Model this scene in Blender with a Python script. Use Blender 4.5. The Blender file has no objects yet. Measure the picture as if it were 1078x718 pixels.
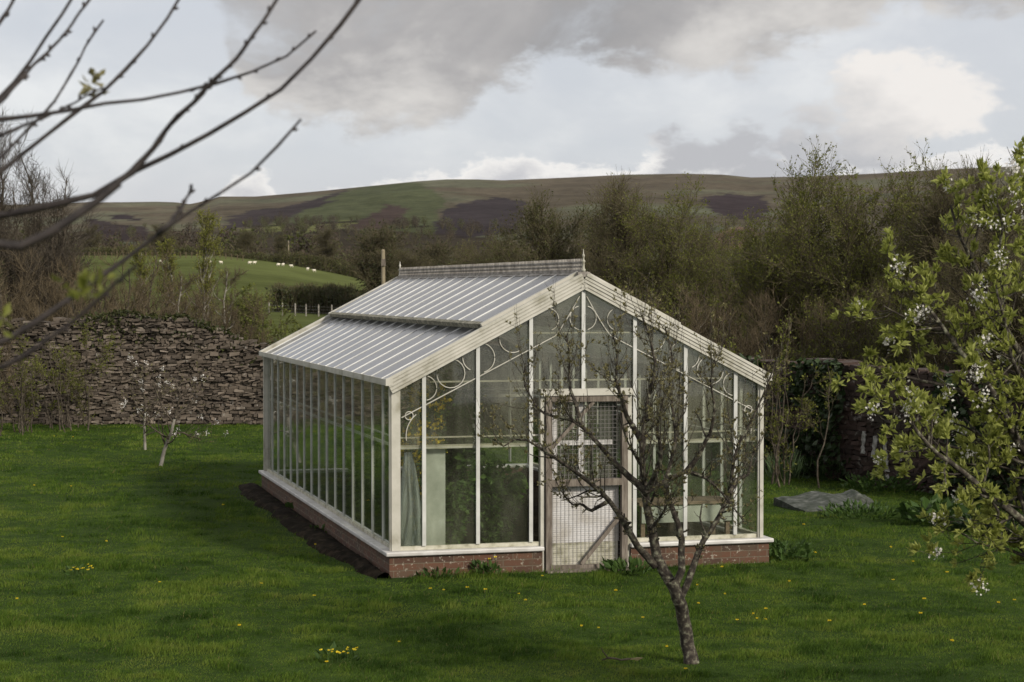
import bpy, bmesh, math, random
import numpy as np
from mathutils import Vector, Matrix, noise as mnoise

SC = bpy.context.scene
COL = SC.collection
R_ = np.random.default_rng(11)

# ------------------------------------------------------------------ camera numbers (measured from the greenhouse)
F, H, PITCH = 2019.3, 3.152, 0.0272
GX, GY, ROT = -1.2793, 20.9251, 0.2713
W, L, ZS, ZE, ZR = 4.298, 9.629, 0.288, 2.128, 3.241
CP, SP = math.cos(PITCH), math.sin(PITCH)

def at(px, py, Y):
    """world point at distance Y seen in direction (px, py)"""
    x, y = (px - 539) / F, (359 - py) / F
    d = (x, CP + y * SP, -SP + y * CP)
    t = Y / d[1]
    return (d[0] * t, Y, H + d[2] * t)

def gnd(px, py):
    x, y = (px - 539) / F, (359 - py) / F
    dz = -SP + y * CP
    t = -H / dz
    return (x * t, (CP + y * SP) * t, 0.0)

def ptop(py, Y):
    return at(539, py, Y)[2]

# ------------------------------------------------------------------ mesh building
class MB:
    def __init__(s):
        s.v, s.f, s.m, s.sm, s.n = [], [], [], [], 0
    def add(s, v, f, mat=0, smooth=False):
        v = np.asarray(v, dtype=np.float32).reshape(-1, 3)
        f = np.asarray(f, dtype=np.int32)
        s.v.append(v); s.f.append(f + s.n)
        s.m.append(np.full(len(f), mat, np.int32)); s.sm.append(np.full(len(f), smooth, bool))
        s.n += len(v)
        return s
    def box(s, x0, x1, y0, y1, z0, z1, mat=0):
        v = [(x0,y0,z0),(x1,y0,z0),(x1,y1,z0),(x0,y1,z0),(x0,y0,z1),(x1,y0,z1),(x1,y1,z1),(x0,y1,z1)]
        f = [(0,3,2,1),(4,5,6,7),(0,1,5,4),(1,2,6,5),(2,3,7,6),(3,0,4,7)]
        return s.add(v, f, mat)
    def bar(s, p, q, w, d, ref=(0,1,0), mat=0):
        """box from p to q; d is its size along ref, w across"""
        p, q, ref = np.array(p, float), np.array(q, float), np.array(ref, float)
        t = q - p; t /= np.linalg.norm(t)
        b = ref - t * (ref @ t); b /= np.linalg.norm(b)
        a = np.cross(b, t)
        c = []
        for o in (p, q):
            for sa, sb in ((-1,-1),(1,-1),(1,1),(-1,1)):
                c.append(o + a * sa * w / 2 + b * sb * d / 2)
        f = [(0,3,2,1),(4,5,6,7),(0,1,5,4),(1,2,6,5),(2,3,7,6),(3,0,4,7)]
        return s.add(c, f, mat)
    def tubes(s, P, R, sides=3, mat=0, smooth=True, cap=False):
        P, R = np.asarray(P, float), np.asarray(R, float)
        if P.ndim == 2: P, R = P[None], R[None]
        N, K = R.shape
        if N == 0: return s
        T = np.gradient(P, axis=1); T /= np.linalg.norm(T, axis=2, keepdims=True) + 1e-9
        main = T.mean(axis=1)
        ref = np.where(np.abs(main[:, 2:3]) < .8, np.array([[0, 0, 1.]]), np.array([[1., 0, 0]]))
        U = np.cross(T, ref[:, None, :]); U /= np.linalg.norm(U, axis=2, keepdims=True) + 1e-9
        V = np.cross(T, U)
        a = np.arange(sides) * 2 * np.pi / sides
        off = U[:, :, None, :] * np.cos(a)[None, None, :, None] + V[:, :, None, :] * np.sin(a)[None, None, :, None]
        vv = P[:, :, None, :] + off * R[:, :, None, None]
        idx = np.arange(N * K * sides).reshape(N, K, sides)
        nx = np.roll(idx, -1, axis=2)
        q = np.stack([idx[:, :-1], nx[:, :-1], nx[:, 1:], idx[:, 1:]], axis=-1).reshape(-1, 4)
        s.add(vv.reshape(-1, 3), q[:, ::-1], mat, smooth)
        return s
    def lathe(s, prof, cx=0, cy=0, sides=12, mat=0):
        prof = np.array(prof, float); K = len(prof)
        a = np.arange(sides) * 2 * np.pi / sides
        v = np.stack([cx + prof[:, 0:1] * np.cos(a), cy + prof[:, 0:1] * np.sin(a), np.repeat(prof[:, 1:2], sides, 1)], -1)
        idx = np.arange(K * sides).reshape(K, sides); nx = np.roll(idx, -1, 1)
        q = np.stack([idx[:-1], nx[:-1], nx[1:], idx[1:]], -1).reshape(-1, 4)
        return s.add(v.reshape(-1, 3), q, mat, True)
    def leaves(s, C, D, size, mat=0, width=.5, fold=.25, rng=R_):
        """diamond leaves at C pointing along D"""
        C = np.asarray(C, float); N = len(C)
        if N == 0: return s
        D = np.asarray(D, float); D = D / (np.linalg.norm(D, axis=1, keepdims=True) + 1e-9)
        q = rng.normal(size=(N, 3)); S_ = np.cross(D, q); S_ /= np.linalg.norm(S_, axis=1, keepdims=True) + 1e-9
        Nn = np.cross(D, S_)
        l = (size * (0.6 + .8 * rng.random(N)))[:, None]
        a = C; b = C + D * l * .5 + S_ * l * width * .5 + Nn * l * fold * .4
        c = C + D * l; d = C + D * l * .5 - S_ * l * width * .5 + Nn * l * fold * .4
        v = np.stack([a, b, c, d], 1).reshape(-1, 3)
        f = np.arange(N * 4).reshape(N, 4)
        return s.add(v, f, mat, False)
    def mesh(s, name, mats):
        me = bpy.data.meshes.new(name)
        if not s.v: return me
        v = np.concatenate(s.v)
        lt = np.concatenate([np.full(len(f), f.shape[1], np.int32) for f in s.f])
        lv = np.concatenate([f.reshape(-1) for f in s.f])
        ls = np.concatenate([[0], np.cumsum(lt)[:-1]]).astype(np.int32)
        me.vertices.add(len(v)); me.vertices.foreach_set('co', v.reshape(-1))
        me.loops.add(len(lv)); me.loops.foreach_set('vertex_index', lv)
        me.polygons.add(len(lt)); me.polygons.foreach_set('loop_start', ls); me.polygons.foreach_set('loop_total', lt)
        for m in (mats if isinstance(mats, (list, tuple)) else [mats]): me.materials.append(m)
        me.polygons.foreach_set('material_index', np.concatenate(s.m))
        me.polygons.foreach_set('use_smooth', np.concatenate(s.sm))
        me.update(calc_edges=True)
        return me
    def build(s, name, mats, parent=None):
        o = bpy.data.objects.new(name, s.mesh(name, mats)); COL.objects.link(o)
        if parent is not None: o.parent = parent
        return o

def tag(o, label=None, cat=None, group=None, kind=None):
    if label: o['label'] = label
    if cat: o['category'] = cat
    if group: o['group'] = group
    if kind: o['kind'] = kind
    return o

def empty(name, loc, label, cat, group=None, rz=0.0):
    o = bpy.data.objects.new(name, None); COL.objects.link(o)
    o.location = loc; o.rotation_euler = (0, 0, rz); o.empty_display_size = .2
    return tag(o, label, cat, group)

def dup(root, loc, rz=0, sc=1, label=None):
    r = root.copy(); COL.objects.link(r)
    r.location = loc; r.rotation_euler = (0, 0, rz); r.scale = (sc, sc, sc) if not isinstance(sc, tuple) else sc
    if label: r['label'] = label
    for ch in root.children:
        c = ch.copy(); COL.objects.link(c); c.parent = r
    return r

# ------------------------------------------------------------------ materials
class NT:
    def __init__(s, tree): s.t = tree
    def n(s, typ, **kw):
        nd = s.t.nodes.new(typ)
        for k, v in kw.items():
            if k.startswith('i_'):
                key = k[2:]; key = int(key) if key.isdigit() else key.replace('_', ' ')
                s.set(nd.inputs[key], v)
            else: setattr(nd, k, v)
        return nd
    def set(s, sock, v):
        if isinstance(v, bpy.types.NodeSocket): s.t.links.new(v, sock)
        elif isinstance(v, bpy.types.Node): s.t.links.new(v.outputs[0], sock)
        else:
            if sock.type == 'RGBA' and len(v) == 3: v = (*v, 1)
            sock.default_value = v
    def math(s, op, a, b=None, c=None, clamp=False):
        nd = s.t.nodes.new('ShaderNodeMath'); nd.operation = op; nd.use_clamp = clamp
        for i, x in enumerate((a, b, c)):
            if x is not None: s.set(nd.inputs[i], x)
        return nd.outputs[0]
    def mix(s, f, a, b, mode='MIX'):
        nd = s.t.nodes.new('ShaderNodeMix'); nd.data_type = 'RGBA'; nd.blend_type = mode
        s.set(nd.inputs[0], f); s.set(nd.inputs[6], a); s.set(nd.inputs[7], b)
        return nd.outputs[2]
    def noise(s, vec=None, scale=5, detail=4, rough=.55, dist=0):
        nd = s.t.nodes.new('ShaderNodeTexNoise')
        if vec is not None: s.set(nd.inputs['Vector'], vec)
        nd.inputs['Scale'].default_value = scale; nd.inputs['Detail'].default_value = detail
        nd.inputs['Roughness'].default_value = rough; nd.inputs['Distortion'].default_value = dist
        return nd.outputs[0]
    def smooth(s, x, lo, hi):
        nd = s.t.nodes.new('ShaderNodeMapRange'); nd.interpolation_type = 'SMOOTHSTEP'
        s.set(nd.inputs[0], x); nd.inputs[1].default_value = lo; nd.inputs[2].default_value = hi
        return nd.outputs[0]
    def ramp(s, x, stops):
        nd = s.t.nodes.new('ShaderNodeValToRGB'); s.set(nd.inputs[0], x)
        e = nd.color_ramp.elements
        while len(e) < len(stops): e.new(0.5)
        for el, (p, c) in zip(e, stops): el.position = p; el.color = (*c, 1)
        return nd.outputs[0]

def new_mat(name):
    m = bpy.data.materials.new(name); m.use_nodes = True
    m.node_tree.nodes.clear()
    t = NT(m.node_tree); out = t.n('ShaderNodeOutputMaterial')
    return m, t, out

def surf(name, stops, scale=6, rough=.7, detail=5, bump=0.0, bscale=30, spec=.3, stretch=None, island=0.0, coord='Object'):
    """principled surface whose base colour wanders through stops with noise"""
    m, t, out = new_mat(name)
    tc = t.n('ShaderNodeTexCoord').outputs[coord]
    if stretch:
        tc = t.n('ShaderNodeVectorMath', operation='MULTIPLY', i_0=tc, i_1=stretch).outputs[0]
    x = t.noise(tc, scale, detail)
    if island:
        r = t.n('ShaderNodeNewGeometry').outputs['Random Per Island']
        x = t.math('ADD', t.math('MULTIPLY', x, 1 - island), t.math('MULTIPLY', r, island))
    c = t.ramp(t.smooth(x, .25, .75) if not island else x, stops)
    p = t.n('ShaderNodeBsdfPrincipled', i_Base_Color=c, i_Roughness=rough)
    p.inputs['Specular IOR Level'].default_value = spec
    if bump:
        b = t.n('ShaderNodeBump', i_Strength=bump, i_Distance=.01, i_Height=t.noise(tc, bscale, 6))
        t.set(p.inputs['Normal'], b)
    t.set(out.inputs[0], p)
    return m

def leafmat(name, stops, trans=.35, rough=.55, nscale=.6):
    m, t, out = new_mat(name)
    r = t.n('ShaderNodeNewGeometry').outputs['Random Per Island']
    pos = t.n('ShaderNodeNewGeometry').outputs['Position']
    x = t.math('ADD', t.math('MULTIPLY', r, .55), t.math('MULTIPLY', t.noise(pos, nscale, 3), .45))
    c = t.ramp(x, stops)
    p = t.n('ShaderNodeBsdfPrincipled', i_Base_Color=c, i_Roughness=rough); p.inputs['Specular IOR Level'].default_value = .25
    tr = t.n('ShaderNodeBsdfTranslucent', i_Color=c)
    mx = t.n('ShaderNodeMixShader', i_0=trans, i_1=p.outputs[0], i_2=tr.outputs[0])
    t.set(out.inputs[0], mx)
    return m

M = {}
M['paint'] = surf('cream_paint', [(0, (.24, .225, .17)), (.35, (.40, .385, .335)), (1, (.50, .48, .43))], 3.5, .45, 7, .15, 60)
M['paintold'] = surf('stained_paint', [(0, (.17, .16, .11)), (.4, (.36, .345, .265)), (1, (.50, .48, .41))], 9, .6, 7, .2, 60)
M['sill'] = surf('sill_paint', [(0, (.40, .385, .37)), (1, (.58, .565, .555))], 5, .4, 5)
M['alu'] = surf('weathered_aluminium', [(0, (.38, .38, .36)), (1, (.56, .56, .54))], 4, .45, 6)
M['lichenrail'] = surf('lichened_rail', [(0, (.06, .06, .04)), (.45, (.16, .15, .11)), (1, (.34, .32, .25))], 14, .8, 7, .3, 50)
M['barwhite'] = surf('white_roof_bar', [(0, (.50, .50, .49)), (1, (.70, .70, .69))], 2, .35, 4)
M['crest'] = surf('crest_paint', [(0, (.13, .115, .10)), (.5, (.24, .22, .195)), (1, (.36, .335, .30))], 9, .7, 7)
M['wood'] = surf('grey_brown_wood', [(0, (.075, .060, .048)), (.5, (.135, .112, .092)), (1, (.22, .19, .16))], 5, .8, 6, .3, 40, stretch=(6, 6, .8))
M['panel'] = surf('white_panel', [(0, (.40, .37, .33)), (.5, (.53, .515, .51)), (1, (.60, .59, .595))], 3, .5, 6)
M['wire'] = surf('galvanised_wire', [(0, (.14, .13, .13)), (1, (.24, .22, .22))], 20, .5)
M['bench'] = surf('bench_timber', [(0, (.12, .08, .055)), (1, (.25, .18, .13))], 6, .7, 5, stretch=(1, 6, 6))
M['greyboard'] = surf('grey_board', [(0, (.28, .29, .25)), (.8, (.40, .41, .365)), (1, (.47, .48, .44))], 5, .7, 5)
M['soil'] = surf('dark_soil', [(0, (.006, .005, .003)), (.6, (.017, .013, .009)), (1, (.04, .03, .02))], 9, .97, 8, .9, 30, 0.05)
M['bark'] = surf('lichened_bark', [(0, (.016, .013, .010)), (.45, (.042, .034, .027)), (.70, (.085, .075, .056)), (1, (.24, .24, .17))], 24, .9, 8, .8, 90)
M['twig'] = surf('dark_twig', [(0, (.026, .020, .014)), (.6, (.06, .048, .034)), (1, (.12, .10, .075))], 12, .8)
M['neartwig'] = surf('near_twig', [(0, (.014, .011, .011)), (1, (.040, .032, .029))], 30, .7)
M['fartwig'] = surf('brown_twigs', [(0, (.045, .038, .020)), (.5, (.088, .074, .040)), (1, (.16, .135, .082))], 1.2, .9, island=.5)
M['redtwig'] = surf('russet_twigs', [(0, (.048, .036, .021)), (.5, (.095, .072, .042)), (1, (.155, .12, .072))], 1.0, .9, island=.5)
M['palebark'] = surf('pale_birch_bark', [(0, (.10, .09, .075)), (1, (.30, .28, .24))], 8, .8)
M['pole'] = surf('weathered_pole', [(0, (.16, .13, .085)), (1, (.30, .26, .18))], 4, .85, stretch=(4, 4, .5))
M['wool'] = surf('sheep_wool', [(0, (.50, .45, .36)), (1, (.72, .68, .58))], 8, .95)
M['slab'] = surf('grey_slab', [(0, (.024, .032, .020)), (.45, (.052, .058, .048)), (.75, (.078, .083, .074)), (1, (.13, .135, .12))], 9, .85, 7, .4, 30)
M['buds'] = leafmat('opening_buds', [(0, (.07, .062, .028)), (.5, (.16, .145, .065)), (1, (.32, .29, .15))])
M['pearleaf'] = leafmat('pear_leaf', [(0, (.12, .14, .028)), (.5, (.27, .295, .065)), (1, (.46, .48, .16))], .5)
M['blossom'] = leafmat('white_blossom', [(0, (.62, .58, .54)), (1, (.82, .80, .77))], .3)
M['olive'] = leafmat('olive_spring_leaf', [(0, (.065, .074, .013)), (.5, (.135, .150, .026)), (1, (.23, .24, .055))], .45)
M['olivedark'] = leafmat('dark_olive_leaf', [(0, (.034, .040, .012)), (.5, (.072, .078, .022)), (1, (.12, .125, .038))], .35)
M['lime'] = leafmat('lime_spring_leaf', [(0, (.12, .13, .022)), (.5, (.20, .21, .04)), (1, (.30, .30, .07))], .45)
M['bush'] = leafmat('green_bush_leaf', [(0, (.07, .082, .018)), (.5, (.13, .15, .032)), (1, (.21, .23, .055))], .4)
M['hedge'] = leafmat('hedge_leaf', [(0, (.022, .028, .010)), (.5, (.045, .052, .016)), (1, (.08, .085, .028))], .3)
M['ivy'] = leafmat('ivy_leaf', [(0, (.012, .022, .008)), (.5, (.025, .042, .014)), (1, (.05, .075, .028))], .15, .4)
M['indoor'] = leafmat('indoor_leaf', [(0, (.03, .065, .012)), (.5, (.07, .13, .026)), (1, (.15, .23, .055))], .35)
M['yellow'] = leafmat('yellow_petals', [(0, (.55, .42, .02)), (1, (.85, .66, .04))], .25)
M['weed'] = leafmat('weed_leaf', [(0, (.022, .045, .010)), (.5, (.045, .085, .018)), (1, (.09, .14, .035))], .3)
M['daff'] = leafmat('daffodil_leaf', [(0, (.05, .085, .035)), (1, (.12, .17, .075))], .3)
M['deadgrass'] = leafmat('straw_blade', [(0, (.12, .10, .05)), (1, (.24, .20, .11))], .3)

def glass_material(name, tint, dirt_sheen, film_sheen, base=.04, ps=2.5):
    m, t, out = new_mat(name)
    lw = t.n('ShaderNodeLayerWeight', i_Blend=.5).outputs['Facing']
    fr = t.math('ADD', base, t.math('MULTIPLY', t.math('POWER', lw, 5.0), 1 - base), clamp=True)
    tc = t.n('ShaderNodeTexCoord').outputs['Object']
    st = t.n('ShaderNodeVectorMath', operation='MULTIPLY', i_0=tc, i_1=(1, 1, .35)).outputs[0]
    d = t.smooth(t.noise(st, ps, 7, .65), .38, .78)
    d = t.math('ADD', film_sheen, t.math('MULTIPLY', d, dirt_sheen), clamp=True)
    tr = t.n('ShaderNodeBsdfTransparent', i_Color=tint)
    gl = t.n('ShaderNodeBsdfGlossy', i_Color=(.9, .92, .92), i_Roughness=.03)
    df = t.n('ShaderNodeBsdfDiffuse', i_Color=(.36, .35, .28))
    tl = t.n('ShaderNodeBsdfTranslucent', i_Color=(.36, .35, .28))
    fl = t.n('ShaderNodeMixShader', i_0=.5, i_1=df.outputs[0], i_2=tl.outputs[0])
    a = t.n('ShaderNodeMixShader', i_0=d, i_1=tr.outputs[0], i_2=fl.outputs[0])
    b = t.n('ShaderNodeMixShader', i_0=fr, i_1=a.outputs[0], i_2=gl.outputs[0])
    t.set(out.inputs[0], b)
    return m
M['glass'] = glass_material('dusty_glass', (.92, .94, .91), .12, .022)
M['glassmilky'] = glass_material('milky_reflection_glass', (.90, .91, .86), .30, .08)  # heavier film: real dirt plus milky reflections painted into its colour

def roof_glass():
    m, t, out = new_mat('whitened_roof_glass')
    tc = t.n('ShaderNodeTexCoord').outputs['Object']
    st = t.n('ShaderNodeVectorMath', operation='MULTIPLY', i_0=tc, i_1=(.5, .9, .5)).outputs[0]
    n1 = t.noise(st, 1.4, 4, .5)
    c = t.ramp(t.smooth(n1, .3, .7), [(0, (.135, .135, .14)), (.6, (.17, .17, .178)), (1, (.215, .215, .228))])
    lw = t.n('ShaderNodeLayerWeight', i_Blend=.5).outputs['Facing']
    fr = t.math('ADD', .05, t.math('MULTIPLY', t.math('POWER', lw, 4.0), .9), clamp=True)
    df = t.n('ShaderNodeBsdfDiffuse', i_Color=c); tl = t.n('ShaderNodeBsdfTranslucent', i_Color=(.72, .72, .68))
    tr = t.n('ShaderNodeBsdfTransparent', i_Color=(.9, .92, .9))
    gl = t.n('ShaderNodeBsdfGlossy', i_Color=(.70, .715, .75), i_Roughness=.18)
    a = t.n('ShaderNodeMixShader', i_0=.45, i_1=df.outputs[0], i_2=tl.outputs[0])
    a2 = t.n('ShaderNodeMixShader', i_0=t.smooth(n1, .5, .2), i_1=a.outputs[0], i_2=tr.outputs[0])
    nd = t.n('ShaderNodeMath', operation='MULTIPLY', i_0=t.smooth(n1, .55, .2), i_1=.25)
    t.set(a2.inputs[0], nd)
    b = t.n('ShaderNodeMixShader', i_0=fr, i_1=a2.outputs[0], i_2=gl.outputs[0])
    t.set(out.inputs[0], b)
    return m
M['roofglass'] = roof_glass()

def plastic():
    m, t, out = new_mat('clear_plastic_sheet')
    tr = t.n('ShaderNodeBsdfTransparent', i_Color=(.85, .88, .86))
    gl = t.n('ShaderNodeBsdfGlossy', i_Color=(.85, .88, .88), i_Roughness=.15)
    df = t.n('ShaderNodeBsdfDiffuse', i_Color=(.45, .48, .46))
    a = t.n('ShaderNodeMixShader', i_0=.35, i_1=df.outputs[0], i_2=gl.outputs[0])
    b = t.n('ShaderNodeMixShader', i_0=.5, i_1=tr.outputs[0], i_2=a.outputs[0])
    t.set(out.inputs[0], b); return m
M['plastic'] = plastic()

def brick_material():
    m, t, out = new_mat('red_brick')
    tc = t.n('ShaderNodeTexCoord').outputs['Object']
    s = t.n('ShaderNodeSeparateXYZ', i_0=tc)
    u = t.math('ADD', s.outputs[0], s.outputs[1])
    v = t.n('ShaderNodeCombineXYZ', i_0=u, i_1=s.outputs[2], i_2=0.0)
    b = t.n('ShaderNodeTexBrick', i_Vector=v, i_Color1=(.110, .047, .026), i_Color2=(.050, .026, .017), i_Mortar=(.12, .092, .064))
    b.inputs['Scale'].default_value = 1; b.inputs['Brick Width'].default_value = .225; b.inputs['Row Height'].default_value = .075
    b.inputs['Mortar Size'].default_value = .006; b.inputs['Mortar Smooth'].default_value = .2
    n = t.noise(tc, 7, 7, .65)
    c = t.mix(t.smooth(n, .35, .7), b.outputs[0], (.06, .05, .03), 'MIX')
    c = t.mix(t.math('MULTIPLY', t.smooth(n, .42, .68), .75), b.outputs[0], (.075, .055, .035))
    c = t.mix(t.math('MULTIPLY', t.smooth(t.noise(tc, 30, 5), .60, .68), .75), c, (.30, .27, .22))
    bp = t.n('ShaderNodeBump', i_Strength=.5, i_Distance=.01, i_Height=t.math('SUBTRACT', n, b.outputs['Fac']))
    p = t.n('ShaderNodeBsdfPrincipled', i_Base_Color=c, i_Roughness=.9, i_Normal=bp.outputs[0])
    t.set(out.inputs[0], p); return m
M['brick'] = brick_material()

def stones_mat(name, stops, moss):
    m, t, out = new_mat(name)
    g = t.n('ShaderNodeNewGeometry')
    pos = g.outputs['Position']
    x = t.math('ADD', t.math('MULTIPLY', g.outputs['Random Per Island'], .6), t.math('MULTIPLY', t.noise(pos, 3.0, 6, .6), .4))
    c = t.ramp(x, stops)
    c = t.mix(t.math('MULTIPLY', t.smooth(t.noise(pos, 1.1, 5, .6), .5, .68), .6), c, moss)
    c = t.mix(t.math('MULTIPLY', t.smooth(t.noise(pos, 7, 5, .6), .60, .72), .5), c, (.36, .34, .31))
    p = t.n('ShaderNodeBsdfPrincipled', i_Base_Color=c, i_Roughness=.95)
    b = t.n('ShaderNodeBump', i_Strength=.6, i_Distance=.02, i_Height=t.noise(pos, 18, 6)); t.set(p.inputs['Normal'], b)
    t.set(out.inputs[0], p); return m
M['stone'] = stones_mat('grey_rubble_stone', [(0, (.034, .027, .022)), (.4, (.082, .064, .049)), (.7, (.138, .110, .086)), (1, (.27, .23, .19))], (.045, .036, .026))
M['oldbrick'] = stones_mat('dark_red_brick', [(0, (.018, .011, .009)), (.5, (.036, .021, .016)), (1, (.062, .036, .028))], (.02, .018, .012))
M['mortar'] = surf('dark_mortar', [(0, (.018, .014, .011)), (1, (.05, .042, .034))], 5, .95)

def grass_mats():
    m, t, out = new_mat('grass_blades')
    g = t.n('ShaderNodeNewGeometry'); pos = g.outputs['Position']
    n = t.smooth(t.noise(pos, .50, 6, .70), .22, .78)
    n2 = t.smooth(t.noise(pos, 2.4, 4, .65), .25, .75)
    x = t.math('ADD', t.math('ADD', t.math('MULTIPLY', g.outputs['Random Per Island'], .14), t.math('MULTIPLY', n, .52)), t.math('MULTIPLY', n2, .34))
    c = t.ramp(x, [(.30, (.028, .058, .008)), (.42, (.058, .106, .014)), (.54, (.098, .156, .021)), (.68, (.145, .195, .031)), (.95, (.20, .215, .055))])
    c = t.mix(t.smooth(g.outputs['Random Per Island'], .975, .98), c, (.17, .16, .06))
    p = t.n('ShaderNodeBsdfPrincipled', i_Base_Color=c, i_Roughness=.6); p.inputs['Specular IOR Level'].default_value = .12
    tr = t.n('ShaderNodeBsdfTranslucent', i_Color=c)
    t.set(out.inputs[0], t.n('ShaderNodeMixShader', i_0=.4, i_1=p.outputs[0], i_2=tr.outputs[0]))
    M['grass'] = m
    m, t, out = new_mat('lawn_turf')
    pos = t.n('ShaderNodeNewGeometry').outputs['Position']
    x = t.math('ADD', t.math('MULTIPLY', t.noise(pos, .42, 5, .62), .5), t.math('MULTIPLY', t.noise(pos, 9, 6, .6), .5))
    c = t.ramp(x, [(.3, (.012, .022, .005)), (.5, (.026, .046, .009)), (.7, (.05, .078, .014))])
    p = t.n('ShaderNodeBsdfPrincipled', i_Base_Color=c, i_Roughness=.95); p.inputs['Specular IOR Level'].default_value = .05
    t.set(out.inputs[0], p); M['lawn'] = m
    m, t, out = new_mat('hill_land')
    at_ = t.n('ShaderNodeAttribute', attribute_name='land').outputs['Color']
    pos = t.n('ShaderNodeNewGeometry').outputs['Position']
    n = t.noise(pos, .010, 9, .72); n2 = t.noise(pos, .05, 8, .75)
    k = t.math('ADD', .50, t.math('ADD', t.math('MULTIPLY', t.smooth(n, .3, .7), .45), t.math('MULTIPLY', t.smooth(n2, .3, .7), .55)))
    c = t.n('ShaderNodeVectorMath', operation='SCALE', i_0=at_); t.set(c.inputs['Scale'], k)
    p = t.n('ShaderNodeBsdfPrincipled', i_Base_Color=c.outputs[0], i_Roughness=1.0); p.inputs['Specular IOR Level'].default_value = 0
    t.set(out.inputs[0], p); M['land'] = m
grass_mats()

# ------------------------------------------------------------------ camera, light, sky
cam = bpy.data.objects.new('camera', bpy.data.cameras.new('camera')); COL.objects.link(cam)
cam.location = (0, 0, H); cam.rotation_euler = (math.pi / 2 - PITCH, 0, 0)
cam.data.sensor_width = 36; cam.data.lens = 36 * F / 1078
cam.data.clip_start = .2; cam.data.clip_end = 20000
cam.data.dof.use_dof = True; cam.data.dof.focus_distance = 21.5; cam.data.dof.aperture_fstop = 6.0
SC.camera = cam
SC.view_settings.view_transform = 'Standard'; SC.view_settings.look = 'None'
SC.view_settings.exposure = 0.38; SC.view_settings.gamma = 1
SC.render.engine = 'CYCLES'
SC.cycles.max_bounces = 10; SC.cycles.diffuse_bounces = 3; SC.cycles.glossy_bounces = 3
SC.cycles.transparent_max_bounces = 24; SC.cycles.transmission_bounces = 4; SC.cycles.volume_bounces = 0
SC.cycles.use_denoising = True

SUN = Vector((.62, -.66, .52)).normalized()
sl = bpy.data.lights.new('sun', 'SUN'); sl.energy = 3.0; sl.angle = math.radians(9); sl.color = (1, .93, .80)
so = bpy.data.objects.new('sun', sl); COL.objects.link(so); so.rotation_euler = (-SUN).to_track_quat('-Z', 'Y').to_euler()
so.location = (10, -10, 20)

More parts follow.
